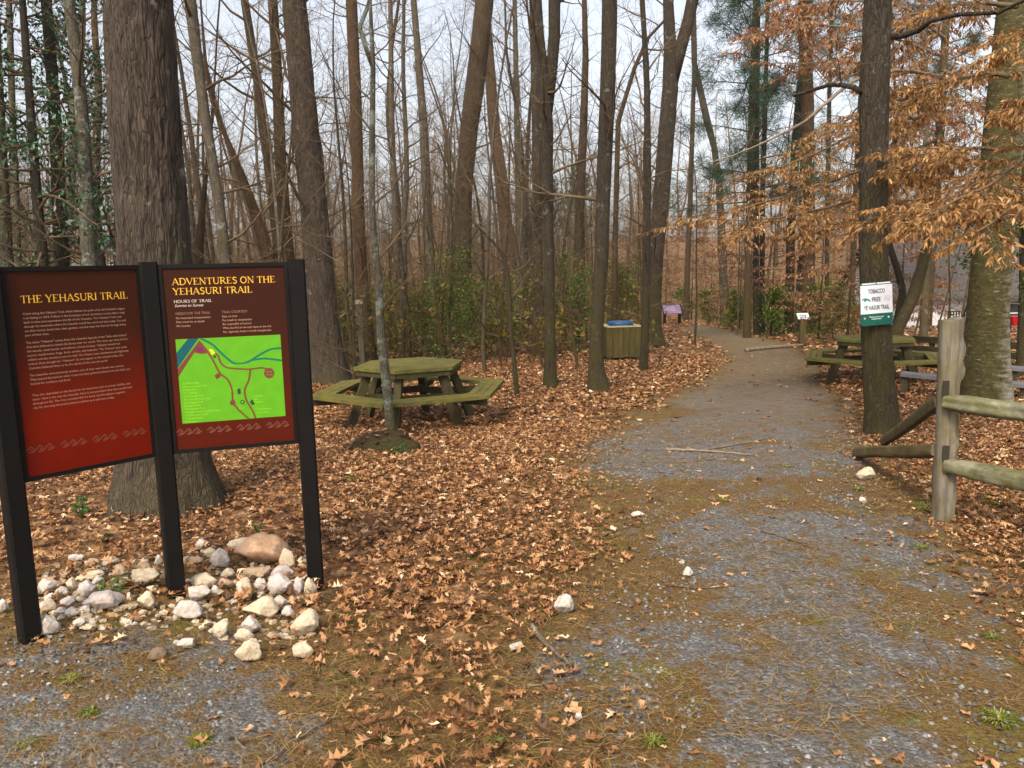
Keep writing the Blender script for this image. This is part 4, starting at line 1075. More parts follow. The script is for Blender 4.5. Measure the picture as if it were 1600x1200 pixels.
# mound the lichen sapling grows from
def mound():
    p = ground(597, 712); k = p[1] / F
    rg = np.random.default_rng(3)
    r = 1 + 0.55 * (fbm(IV[:, 0] * 2.2 + 5, IV[:, 1] * 2.2 + IV[:, 2] * 2 + 5, 17, 4) - 0.5)
    V = IV * r[:, None] * [54 * k, 36 * k, 33 * k]
    mb = MB(); mb.add(V, IF, 0, .5)
    o = mb.build('mossy_mound', M['stumpm'], None, True, p + [0, 0.2, 0.01]); tag(o, 'dark rotten stump mound with moss at the foot of the lichen sapling', 'stump')
M['stumpm'] = bark('rotten_stump', (0.014, 0.008, 0.004), (0.085, 0.05, 0.024), 22, 1, 1.0, 0, moss=.35, mcol=(.06, .07, .012), mz=.3)
mound()
def mound_leaves():
    rg = np.random.default_rng(8); p = ground(597, 712); k = p[1] / F; n = 90
    a = rg.uniform(0, 2 * PI, n); r = np.sqrt(rg.uniform(0.05, 1.0, n))
    x = p[0] + 50 * k * r * np.cos(a); y = p[1] + .2 + 34 * k * r * np.sin(a); z = p[2] + .01 + 34 * k * np.sqrt(np.clip(1 - r ** 2, 0, 1)) + .012
    mb = MB(); scatter(mb, NEARL[0][0], NEARL[0][1], np.stack([x, y, z], 1), rots(rg.uniform(0, 2 * PI, n), np.abs(rg.normal(0, .5, n)), rg.uniform(0, 2 * PI, n)), rg.uniform(.04, .085, n), rg.beta(1.5, 2.1, n))
    o = mb.build('mound_leaves', M['litter'], None, False); tag(o, 'brown oak leaves fallen on the mound under the lichen sapling', 'leaf litter', None, 'stuff')
mound_leaves()

# ------------------------------------------------------------------ lettering
def text_geo(s, spacing=1.0, shear=0.0, cspace=1.0, bold=0.0):
    cu = bpy.data.curves.new('text', 'FONT'); cu.body = s; cu.size = 1.0; cu.resolution_u = 2
    cu.offset = bold; cu.space_line = spacing; cu.shear = shear; cu.space_character = cspace
    ob = bpy.data.objects.new('text', cu)
    me = ob.to_mesh()
    v = np.zeros(len(me.vertices) * 3); me.vertices.foreach_get('co', v)
    f = [tuple(p.vertices) for p in me.polygons]
    v = v.reshape(-1, 3)[:, :2].copy()
    ob.to_mesh_clear(); bpy.data.objects.remove(ob); bpy.data.curves.remove(cu)
    return v, f

def arc(cx, cy, rx, ry, a0, a1, n=10):
    return [(cx + rx * math.cos(math.radians(a0 + (a1 - a0) * i / n)), cy + ry * math.sin(math.radians(a0 + (a1 - a0) * i / n))) for i in range(n + 1)]
TK, TN, SF = 0.135, 0.06, 0.05
GL = {  # roman capitals: strokes (points, thickness), serif positions, width
    'A': ([([(.04, 0), (.42, 1)], TN), ([(.42, 1), (.82, 0)], TK), ([(.17, .34), (.68, .34)], TN)], [(.04, 0), (.82, 0)], .88),
    'D': ([([(.16, 0), (.16, 1)], TK), ([(.16, .965)] + arc(.42, .5, .44, .47, 90, -90) + [(.16, .035)], .11)], [(.1, 0), (.1, 1)], .95),
    'E': ([([(.16, 0), (.16, 1)], TK), ([(.16, .96), (.64, .96), (.64, .82)], TN), ([(.16, .52), (.5, .52)], TN), ([(.16, .04), (.68, .04), (.70, .2)], TN)], [(.1, 0), (.1, 1)], .76),
    'F': ([([(.16, 0), (.16, 1)], TK), ([(.16, .96), (.64, .96), (.64, .82)], TN), ([(.16, .52), (.5, .52)], TN)], [(.16, 0), (.1, 1)], .72),
    'H': ([([(.16, 0), (.16, 1)], TK), ([(.78, 0), (.78, 1)], TK), ([(.16, .52), (.78, .52)], TN)], [(.16, 0), (.16, 1), (.78, 0), (.78, 1)], .96),
    'I': ([([(.18, 0), (.18, 1)], TK)], [(.18, 0), (.18, 1)], .38),
    'L': ([([(.16, 0), (.16, 1)], TK), ([(.16, .04), (.64, .04), (.66, .22)], TN)], [(.1, 0), (.16, 1)], .70),
    'N': ([([(.14, 0), (.14, 1)], TN), ([(.14, 1), (.80, 0)], TK), ([(.80, 0), (.80, 1)], TN)], [(.14, 0), (.10, 1), (.80, 1)], .96),
    'O': ([(arc(.48, .5, .40, .47, 0, 360, 22), .125)], [], .98),
    'R': ([([(.16, 0), (.16, 1)], TK), ([(.16, .965)] + arc(.40, .74, .24, .225, 90, -90) + [(.16, .515)], .10), ([(.38, .5), (.80, 0)], TK)], [(.16, 0), (.1, 1), (.82, 0)], .88),
    'S': ([([(.56, .80), (.55, .92)], TN), (arc(.33, .74, .22, .23, 40, 200, 8) + arc(.33, .26, .24, .24, 70, -150, 10), .125)], [], .68),
    'T': ([([(.40, 0), (.40, 1)], TK), ([(.04, .80), (.06, .96), (.74, .96), (.76, .80)], TN)], [(.40, 0)], .80),
    'U': ([([(.16, 1), (.16, .35)], TK), (arc(.47, .34, .31, .31, 180, 360, 10), .10), ([(.78, .34), (.78, 1)], TN)], [(.16, 1), (.78, 1)], .94),
    'V': ([([(.06, 1), (.44, 0)], TK), ([(.44, 0), (.82, 1)], TN)], [(.06, 1), (.82, 1)], .88),
    'Y': ([([(.06, 1), (.42, .45)], TK), ([(.78, 1), (.42, .45)], TN), ([(.42, .48), (.42, 0)], TK)], [(.06, 1), (.78, 1), (.42, 0)], .84)}
def ribbon(pts, w):
    P = np.array(pts, float); T_ = np.gradient(P, axis=0)
    if len(P) > 2:
        seg = np.diff(P, axis=0); seg /= np.linalg.norm(seg, axis=1)[:, None] + 1e-9
        T_ = np.vstack([seg[:1], (seg[:-1] + seg[1:]) / 2, seg[-1:]])
    T_ /= np.linalg.norm(T_, axis=1)[:, None] + 1e-9
    Nn = np.stack([-T_[:, 1], T_[:, 0]], 1) * w / 2
    V = np.vstack([P + Nn, P - Nn]); n = len(P)
    return V, [(i, i + n, i + n + 1, i + 1) for i in range(n - 1)]
def roman(s):
    out = []; x = 0.0
    for ch in s:
        if ch == ' ': x += 0.36; continue
        st, se, w = GL[ch]
        for k, (p, t) in enumerate(st): V, f = ribbon([(a + x, b) for a, b in p], t); out.append((V, f, k))
        for a, b in se:
            y = SF / 2 if b < .5 else 1 - SF / 2
            V, f = ribbon([(x + a - .15, y), (x + a + .15, y)], SF); out.append((V, f, 3))
        x += w + 0.05
    return out, x

# ------------------------------------------------------------------ the trail sign
M['bronze'] = plain('black_metal', (0.007, 0.0058, 0.0052), 0.55, 0.0, 0.2, 8, 0.14)
def flat(name, col, rough=0.5):
    return plain(name, col, rough, 0, 0.06, 20, 0.3)
M['gold'] = flat('golden_lettering', (0.72, 0.40, 0.035))
M['cream'] = flat('cream_lettering', (0.42, 0.24, 0.16))
M['faint'] = flat('faint_lettering', (0.27, 0.13, 0.085))
M['whitel'] = flat('white_lettering', (0.62, 0.5, 0.42))
M['orna'] = flat('border_ornament', (0.17, 0.055, 0.032))
M['mapg'] = flat('map_green', (0.09, 0.32, 0.006))
M['mapt'] = flat('map_teal', (0.0, 0.075, 0.09)); M['maps'] = flat('map_stream', (0.0, 0.13, 0.065))
M['mapb'] = flat('map_trail_brown', (0.15, 0.035, 0.018)); M['mapy'] = flat('map_yellow', (0.75, 0.58, 0.02))
M['mapl'] = flat('map_lime_lettering', (0.26, 0.52, 0.02)); M['mapk'] = flat('map_dark', (0.02, 0.05, 0.02)); M['mapp'] = flat('map_purple', (0.13, 0.012, 0.09))
def panel_mat(name, top, mid, bot):
    m, nt, b = newmat(name)
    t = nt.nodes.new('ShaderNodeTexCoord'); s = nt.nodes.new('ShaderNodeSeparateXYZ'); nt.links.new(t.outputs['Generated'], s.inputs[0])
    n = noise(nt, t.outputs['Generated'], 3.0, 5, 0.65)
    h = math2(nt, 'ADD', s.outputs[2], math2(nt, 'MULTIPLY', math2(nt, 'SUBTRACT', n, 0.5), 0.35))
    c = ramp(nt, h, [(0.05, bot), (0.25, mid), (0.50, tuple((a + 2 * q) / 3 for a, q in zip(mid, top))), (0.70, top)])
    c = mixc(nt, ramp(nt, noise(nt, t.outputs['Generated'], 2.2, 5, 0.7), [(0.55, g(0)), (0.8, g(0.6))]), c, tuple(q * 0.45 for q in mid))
    nt.links.new(c, b.inputs['Base Color']); b.inputs['Roughness'].default_value = 0.45; b.inputs['Specular IOR Level'].default_value = 0.10
    return m
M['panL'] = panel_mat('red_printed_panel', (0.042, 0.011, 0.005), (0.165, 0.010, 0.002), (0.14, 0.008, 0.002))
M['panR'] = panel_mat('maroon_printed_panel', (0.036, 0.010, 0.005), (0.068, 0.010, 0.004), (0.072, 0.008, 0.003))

def sign():
    A, B, D = at(-22, 412, 3.17), at(229.5, 409, 3.65), at(462, 403, 3.85)
    base = np.array([B[0], B[1], float(zg(B[0], B[1]))])
    o = empty('trail_sign', base, 'two panel dark red trail sign on three black posts above a stone pile', 'trail sign')
    top = 1.6 + 0.035
    for i, (p, q) in enumerate(((A, B), (B, B), (D, B))):
        g0 = float(zg(p[0], p[1])) - 0.3
        e = unit((B - A) if i == 0 else (D - B)); e = unit(np.array([e[0], e[1], 0]))
        if i == 1: e = unit(unit(B - A) + unit(D - B)); e[2] = 0; e = unit(e)
        R = np.stack([e, [-e[1], e[0], 0], [0, 0, 1]], 1)
        mb = MB(); s = 0.078; h = top + 0.012 - g0
        c = s * 0.12
        poly = [(-s/2+c, -s/2), (s/2-c, -s/2), (s/2, -s/2+c), (s/2, s/2-c), (s/2-c, s/2), (-s/2+c, s/2), (-s/2, s/2-c), (-s/2, -s/2+c)]
        poly = [tuple(R[:2, :2] @ np.array(q_)) for q_ in poly]
        mb.prism(poly, g0 - base[2], g0 + h - base[2]); 
        po = mb.build('post', M['bronze'], o, False); 
        for v in po.data.vertices: v.co.x += p[0] - base[0]; v.co.y += p[1] - base[1]
    def panel(P0, P1, mat, label):
        e = unit(np.array([P1[0] - P0[0], P1[1] - P0[1], 0])); nrm = np.array([e[1], -e[0], 0])
        span = np.linalg.norm((P1 - P0)[:2]); W = span - 0.078 - 0.004
        H = 0.875; fr = 0.018
        a = np.array([P0[0], P0[1], 0]) + e * (0.039 + 0.002); a[2] = top
        Rm = np.stack([e, -nrm, [0, 0, 1]], 1)
        mb = MB(); cen = a + e * W / 2 - np.array([0, 0, H / 2])
        mb.box(cen - base, (W - 2 * fr, 0.022, H - 2 * fr), Rm)
        pan = mb.build('panel', mat, o, False); pan['label'] = label
        fm = MB()
        for dz in (0, H - fr): fm.box(a + e * W / 2 - np.array([0, 0, dz + fr / 2]) - base, (W, 0.036, fr), Rm)
        for du in (fr / 2, W - fr / 2): fm.box(a + e * du - np.array([0, 0, H / 2]) - base, (fr, 0.036, H - 2 * fr), Rm)
        fo = fm.build('frame', M['bronze'], pan, False)
        w, h = W - 2 * fr, H - 2 * fr
        def P(u, v, off=0):                      # panel fractions (right, down) to space, off mm proud
            u = np.asarray(u, float); v = np.asarray(v, float)
            off = np.broadcast_to(off, u.shape)
            return a + e * (fr + u[..., None] * w) - np.array([0, 0, 1.0]) * (fr + v[..., None] * h) + nrm * (0.0112 + np.asarray(off)[..., None] * 0.001) - base
        return pan, P, w, h
    def put(mbx, P, w, h, V, f, u, v, width, height, off, mat=0):
        """2-D shape with size given in panel fractions: V scaled to width x (cap) height at u, v (baseline)."""
        mbx.add(P(u + V[:, 0] * width, v - V[:, 1] * height, off), f, mat, 0.5)
    def title(P, w, h, s, u0, u1, v, cap, pan, mat, name='title'):
        out, L = roman(s); mb = MB()
        for V, f, k in out: put(mb, P, w, h, V, f, u0, v, (u1 - u0) / L, cap, 0.3 + 0.12 * k)
        mb.build(name, mat, pan, False)
    def block(mb, P, w, h, lines, u0, v0, dv, size, umax, mat=0, shear=0.0, off=0.3):
        for i, s in enumerate(lines):
            if not s: continue
            V, f = text_geo(s, shear=shear)
            k = size / 0.7 * h / w                # cap height 'size' in v fractions
            L = V[:, 0].max() * k
            sx = min(1.0, (umax - u0) / L)
            put(mb, P, w, h, V, f, u0, v0 + dv * i, k * sx, size / 0.7, off, mat)
    def ornament(P, w, h, v, pan):
        mb = MB(); n = 4
        for r in range(n):
            u0 = 0.0 + r / n
            for q in range(3):
                c = u0 + 0.045 + q * 0.068; s = 0.022
                pts = [(c - 0.036, 0.0), (c - 0.018, -s * .6), (c - s * .55, -s), (c, -s * 1.15), (c + s * .8, -s * .2), (c + .010, s * .6), (c - .008, s * .2), (c + .004, -s * .35)]
                pts2 = [(c - 0.02, s * .9), (c + 0.004, s * 1.0), (c + 0.034, s * .15)]
                for k, pp in enumerate((pts, pts2)):
                    V, f = ribbon([(x, y * w / h) for x, y in pp], 0.0055)
                    mb.add(P(np.clip(V[:, 0], 0.002, .998), v + V[:, 1], 0.3 + 0.1 * k), f, 0, .5)
        mb.build('border_ornament', M['orna'], pan, False)
    # left panel
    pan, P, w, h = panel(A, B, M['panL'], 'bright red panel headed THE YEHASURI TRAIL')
    title(P, w, h, 'THE YEHASURI TRAIL', 0.085, 0.915, 0.152, 0.036, pan, M['gold'])
    mb = MB()
    paras = [(0.196, ['Come along the Yehasuri Trail, which follows the path of an old Catawba wagon', 'trail dating to 1810. Follow in the footsteps of our ancestors as you take a step', 'back in time and experience the life of the Catawba. The Yehasuri Trail runs',
                      'through the mountains where the Catawba would live, work and play today. You will', 'see their homes, burial sites, their gardens, and the trees that flourish through every', 'part of their lives.']),
             (0.336, ['The name "Yehasuri" comes from the Catawba legends of the "little wild Indians"', 'that were believed to inhabit the forest near our world. The name says they lived in', 'the woods, made bowls, and hollows of tree stumps. Yehasuri would eat', 'acorns, mushrooms, frogs, birds, turtles, and tadpoles. The Yehasuri also stole',
                      'children and also sounded as one of a child. The Yehasuri were mischievous and frightening', 'indeed. Even though the "Yehasuri" do not appear in the woods today, the', 'Catawba believed them to be the spirits of the natural world.']),
             (0.496, ['The Catawba were primarily settlers, one of their main foods was venison.', 'They hunted the land for other crops and they gathered plants from the fields and', 'forests for medicine and food.']),
             (0.594, ['They also depended on the forest for its resources such as wood, wildlife, and', 'water. Here is the way the Catawba. Here it also provided what they would need', 'throughout life. The river provided fish for food, and floodplains supplied', 'clay for the long honored pottery tradition as it still does today.'])]
    for v0, ls in paras: block(mb, P, w, h, ls, 0.09, v0 + 0.012, 0.0208, 0.0105, 0.875)
    mb.build('body_text', M['cream'], pan, False)
    ornament(P, w, h, 0.868, pan)
    # right panel
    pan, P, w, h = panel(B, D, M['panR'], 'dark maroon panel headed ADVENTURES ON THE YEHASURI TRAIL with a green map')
    title(P, w, h, 'ADVENTURES ON THE', 0.075, 0.925, 0.090, 0.036, pan, M['gold'])
    title(P, w, h, 'YEHASURI TRAIL', 0.075, 0.725, 0.143, 0.036, pan, M['gold'])
    title(P, w, h, 'HOURS OF TRAIL', 0.075, 0.385, 0.187, 0.0155, pan, M['whitel'], 'heading')
    mb = MB(); block(mb, P, w, h, ['Sunrise to Sunset'], 0.078, 0.209, .02, 0.0145, 0.33, 0, 0.3); mb.build('heading', M['whitel'], pan, False)
    mb = MB()
    block(mb, P, w, h, ['NEEDS FOR THE TRAIL'], 0.08, 0.252, .02, 0.0135, 0.36, 0)
    block(mb, P, w, h, ['TRAIL COURTESY'], 0.455, 0.252, .02, 0.0135, 0.67, 0)
    mb.build('heading', M['faint'], pan, False); mb = MB()
    block(mb, P, w, h, ['No motorized transportation', 'Pets must be on leash', 'No horses'], 0.08, 0.275, .0215, 0.0115, 0.36, 1)
    block(mb, P, w, h, ['Stay on trail', 'Put trash in receptacles', 'Be respectful of nature', 'What you find on the trail, leave on the trail', 'No cigarette butts in trash receptacles'], 0.455, 0.275, .0215, 0.0115, 0.86, 1)
    mb.build('body_text', [M['faint'], M['cream']], pan, False)
    ornament(P, w, h, 0.902, pan)
    mb = MB(); u0, u1, v0, v1 = 0.062, 0.935, 0.385, 0.855
    def Q(st, off): st = np.asarray(st, float); return P(u0 + st[:, 0] * (u1 - u0), v0 + np.clip(st[:, 1], 0, 1) * (v1 - v0), off)
    def poly(st, mat, off): mb.add(Q(st, off), [tuple(range(len(st)))[::-1]], mat, .5)
    def line(st, wd, mat, off):
        st = np.array(st, float); n = (len(st) - 1) * 5 + 1; t = np.linspace(0, len(st) - 1, n)
        S = np.stack([np.interp(t, range(len(st)), st[:, k]) for k in (0, 1)], 1)
        for _ in range(3): S[1:-1] = (S[:-2] + S[1:-1] * 2 + S[2:]) / 4
        V, f = ribbon(S, wd); V = np.clip(V, 0, 1); mb.add(Q(V, off), f, mat, .5)
    def disc(c, r, mat, off): poly([(c[0] + r * math.cos(q_), c[1] + 1.25 * r * math.sin(q_)) for q_ in np.linspace(0, 2 * PI, 18)[:-1]], mat, off)
    poly([(0, 0), (1, 0), (1, 1), (0, 1)], 0, 0.3)
    poly([(0.115, 0), (0.215, 0), (0.0, 0.335), (0.0, 0.16)], 1, 0.42)
    poly([(0.222, 0.02), (0.30, 0.155), (0.275, 0.185), (0.23, 0.185), (0.165, 0.165), (0.0, 0.44), (0.0, 0.345)], 3, 0.54)
    line([(0.235, 0.0), (0.34, 0.075), (0.44, 0.22), (0.53, 0.325), (0.65, 0.325), (0.80, 0.22), (0.9, 0.165), (1.0, 0.165)], 0.022, 2, 0.66)
    line([(0.70, 0.29), (0.83, 0.275), (1.0, 0.315)], 0.022, 2, 0.72)
    line([(0.28, 0.15), (0.33, 0.25), (0.385, 0.43), (0.46, 0.50), (0.495, 0.62), (0.49, 0.79), (0.545, 0.89), (0.635, 1.0)], 0.019, 3, 0.78)
    line([(0.31, 0.165), (0.385, 0.20), (0.40, 0.30), (0.45, 0.365), (0.56, 0.385), (0.68, 0.40), (0.80, 0.385), (0.87, 0.42)], 0.019, 3, 0.84)
    line([(0.685, 0.40), (0.665, 0.53), (0.61, 0.64), (0.62, 0.77), (0.685, 0.92), (0.70, 1.0)], 0.019, 3, 0.90)
    disc((0.865, 0.46), 0.052, 3, 0.96); disc((0.49, 0.79), 0.028, 3, 0.96)
    poly([(0.335, 0.45), (0.375, 0.42), (0.40, 0.46), (0.355, 0.50)], 3, 0.98)
    poly([(0.305, 0.135), (0.335, 0.135), (0.36, 0.185), (0.325, 0.20)], 4, 1.02)
    poly([(0.19, 0.11), (0.245, 0.11), (0.245, 0.16), (0.19, 0.16)], 7, 1.02)
    poly([(0.545, 0.625), (0.575, 0.625), (0.575, 0.69), (0.545, 0.69)], 6, 1.02)
    poly([(0.655, 0.79), (0.68, 0.765), (0.705, 0.82), (0.675, 0.84)], 6, 1.02)
    disc((0.585, 0.79), 0.022, 6, 1.02); disc((0.585, 0.79), 0.012, 0, 1.08); disc((0.352, 0.225), 0.014, 6, 1.02)
    def mtext(s, s0, t0, size, smax, mat, off, dv=0.045):
        for i, q_ in enumerate(s):
            V, f = text_geo(q_); k = size / 0.7; kk = k * 0.8; L = V[:, 0].max() * kk; sx = min(1, (smax - s0) / L)
            mb.add(Q(np.stack([s0 + V[:, 0] * kk * sx, t0 + dv * i - V[:, 1] * k], 1), off), f, mat, .5)
    mtext(['ADVENTURES', 'Welcome to the Trail', 'Wildflowers', 'The Yehasuri', 'Old Catawba Trail', 'The Yehasuri Story Stop', 'Old Wagon Road', 'Medicine Plants', 'The Catawba Tree', 'Catawba Nation Teaching Trees', 'The River and its Fish', 'Trail Information', 'Restrooms'], 0.03, 0.535, 0.022, 0.36, 5, 0.42, 0.038)
    mtext(['Pavilion', 'Area'], 0.47, 0.625, 0.018, 0.54, 5, 0.42, .03); mtext(['Fire', 'Pit'], 0.49, 0.72, 0.018, 0.56, 5, 0.42, .03); mtext(['Craft Store', 'and', 'Museum'], 0.70, 0.74, 0.02, 0.79, 5, 0.42, .035)
    mtext(['Yehasuri Trail Loop'], 0.47, 0.345, 0.02, 0.72, 5, 1.1); mtext(['Trail Head Parking Area', 'You are here'], 0.72, 0.90, 0.018, 0.86, 5, 0.42, .04); mtext(['Restroom'], 0.53, 0.87, 0.018, 0.6, 5, .42)
    mtext(['Garden', 'and Village'], 0.835, 0.45, 0.018, 0.90, 0, 1.1, .035)
    mb.build('trail_map', [M['mapg'], M['mapt'], M['maps'], M['mapb'], M['mapy'], M['mapl'], M['mapk'], M['mapp']], pan, False)
sign()

# ------------------------------------------------------------------ the notice on the trunk
def notice():
    M['nwhite'] = flat('white_enamel', (0.66, 0.69, 0.74), 0.35); M['ngreen'] = flat('green_enamel', (0.005, 0.085, 0.06), 0.35)
    M['nink'] = flat('dark_ink', (0.03, 0.045, 0.055)); M['npink'] = flat('pink_ink', (0.60, 0.32, 0.34)); M['nlight'] = flat('light_lettering', (0.6, 0.7, 0.68)); M['nleaf'] = flat('leaf_green_ink', (0.02, 0.2, 0.13))
    Yt = TOB[4]; Yn = Yt - 0.5 * 47 * Yt / F - 0.03
    c = at(1369.5, 474.5, Yn)
    o = empty('tobacco_notice', c, 'white and green TOBACCO FREE notice nailed to the lichen spotted trunk', 'sign')
    k = Yn / F; W, H = 48.5 * k, 67 * k
    t = math.radians(2.6)
    ex = np.array([math.cos(t), 0, math.sin(t) * 1.0]); ez = np.array([-math.sin(t), 0, math.cos(t)])
    ex = np.array([math.cos(t + .02), -0.05, math.sin(t + .02)]); ex = unit(ex); ey = unit(np.cross(ez, ex)); ez = np.cross(ex, ey)
    R = np.stack([ex, ey, ez], 1)
    r = 0.022
    def rr(w, h, r): return [(sx * (w / 2 - r) + r * math.cos(a), sy * (h / 2 - r) + r * math.sin(a)) for sx, sy, a0 in ((1, 1, 0), (-1, 1, 90), (-1, -1, 180), (1, -1, 270)) for a in np.radians(np.linspace(a0, a0 + 90, 6))]
    P0 = rr(W, H, r); n = len(P0)
    def pt(x, y, off): return R @ np.array([x, -off, y])
    mb = MB(); mb.add([pt(x, y, 0.0015) for x, y in P0] + [pt(x, y, -0.0015) for x, y in P0], [tuple(range(n)), tuple(range(n, 2 * n))[::-1]] + [(i, i + n, (i + 1) % n + n, (i + 1) % n) for i in range(n)])
    board = mb.build('board', M['ngreen'], o, False)
    mb = MB()
    mb.add([pt(x, y, .0022) for x, y in [(-W * .5, -H * .225), (W * .5, -H * .225), (W * .5, H * .435), (-W * .5, H * .435)]], [(0, 1, 2, 3)])
    mb.add([pt(x, y, .0022) for x, y in [(-W * .45, H * .455), (W * .45, H * .455), (W * .44, H * .488), (-W * .44, H * .488)]], [(0, 1, 2, 3)])
    mb.build('white_field', M['nwhite'], board, False)
    mb = MB()
    def tx(s, cx, cy, wd, cap, mat, off=.0045):
        V, f = text_geo(s, bold=.022); V[:, 0] -= (V[:, 0].max() + V[:, 0].min()) / 2; kx = wd / (V[:, 0].max() * 2)
        mb.add([pt(cx * W + x * kx, cy * H + (y - .35) * cap / .7, off) for x, y in V], f, mat, .5)
    tx('TOBACCO', 0.0, .295, W * .53, H * .098, 0); tx('FREE', -.01, .105, W * .27, H * .098, 0); tx("YE' HASURI TRAIL", -.005, -.085, W * .80, H * .098, 0)
    tx('Thank you for your', -.01, -.30, W * .47, H * .034, 1); tx('cooperation', -.01, -.345, W * .32, H * .034, 1)
    mb.build('lettering', [M['nink'], M['nlight']], board, False); mb = MB()
    V, f = ribbon([(a * .5, b * .5) for a, b in arc(0, 0, 1, 1, 0, 360, 20)], .09); s = W * .17
    mb.add([pt(.335 * W + x * s, .10 * H + y * s, .003) for x, y in V], f, 2)
    V, f = ribbon([(-.36, .36), (.36, -.36)], .09); mb.add([pt(.335 * W + x * s, .10 * H + y * s, .0033) for x, y in V], f, 2)
    V, f = ribbon([(-.3, -.08), (.28, -.08)], .12); mb.add([pt(.335 * W + x * s, .10 * H + y * s, .0036) for x, y in V], f, 2)
    mb.build('no_smoking_emblem', [M['nink'], M['nlight'], M['npink'], M['nleaf']], board, False); mb = MB()
    for q_, (ax, ay) in enumerate(((-.37, .115), (-.315, .10), (-.285, .085))):
        pts = arc(0, 0, .075 * W, .05 * W, 200, -20, 10)
        V, f = ribbon(pts, .035 * W); mb.add([pt(ax * W + x, ay * H + y - .02 * W, .003 + .0003 * q_) for x, y in V], f, 3)
    mb.build('leaf_emblem', [M['nink'], M['nlight'], M['npink'], M['nleaf']], board, False)
    for ax, m_ in ((-.38, 2), (.37, 1)):
        mb = MB(); d = [(ax * W + .03 * W * math.cos(a), -.325 * H + .03 * W * math.sin(a)) for a in np.linspace(0, 2 * PI, 12)[:-1]]
        mb.add([pt(x, y, .003) for x, y in d], [tuple(range(11))], m_); mb.build('round_emblem', [M['nink'], M['nlight'], M['npink'], M['nleaf']], board, False)
    mb = MB(); mb.tube([pt(0, H * .47, .0), pt(0, H * .47, .008)], [.006, .005], 10); mb.tube([pt(0, -H * .45, .0), pt(0, -H * .45, .008)], [.005, .004], 10)
    mb.build('nail', M['bronze'], o)
notice()

# ------------------------------------------------------------------ split rail fence
M['weather'] = wood('weathered_grey_wood', (0.055, 0.044, 0.030), (0.30, 0.27, 0.215), 0.55, (0.12, 0.09, 0.022), 26, (1, 1, 0.08), 0.9)
M['weatherx'] = wood('mossy_grey_rail', (0.045, 0.039, 0.020), (0.30, 0.285, 0.19), 0.6, (0.10, 0.092, 0.018), 26, (0.3, 0.3, 0.3), 0.9)
M['oldrail'] = wood('old_brown_rail', (0.05, 0.034, 0.018), (0.16, 0.115, 0.06), 0.6, (0.085, 0.07, 0.014), 22, (0.25, 0.25, 0.6), 0.8)
def rough_rail(mb, a, b, w, h, seed, tip=0.5, base=np.zeros(3)):
    a = np.asarray(a, float); b = np.asarray(b, float); L = np.linalg.norm(b - a); d = (b - a) / L
    sx = unit(np.cross(d, [0, 0, 1.0])); up = np.cross(sx, d); n = max(6, int(L / 0.05)); rg = np.random.default_rng(seed)
    K = 26; ang = np.arange(K) * 2 * PI / K
    prof = 1 / (np.abs(np.cos(ang)) ** 6 + np.abs(np.sin(ang)) ** 6) ** (1 / 6) * rg.uniform(.86, 1.08, K)
    rings = []
    for i in range(n + 1):
        t = i / n; s = 1 - (1 - tip) * np.exp(-(t * L / 0.10) ** 2) - (1 - tip) * np.exp(-((1 - t) * L / 0.10) ** 2)
        cx = 0.0; cz = 0.0012 * L * math.sin(t * 7 + seed * 2)
        pr = prof * (1 + 0.13 * (fbm(np.cos(ang) * 2.5 + 5, np.sin(ang) * 2.5 + 5 + t * L * 6, seed) - .5) * 2)
        rings.append(a + d * t * L + sx * cx + up * cz + np.outer(np.cos(ang) * pr * w / 2 * s, sx) + np.outer(np.sin(ang) * pr * h / 2 * s, up) - base)
    V = np.concatenate(rings); i = np.arange(n)[:, None] * K; j = np.arange(K)[None]; j2 = (j + 1) % K
    mb.add(V, np.stack([i + j, i + j2, i + K + j2, i + K + j], -1).reshape(-1, 4), 0, .5)
    mb.add(V[:K], [tuple(range(K))[::-1]]); mb.add(V[-K:], [tuple(range(K))])
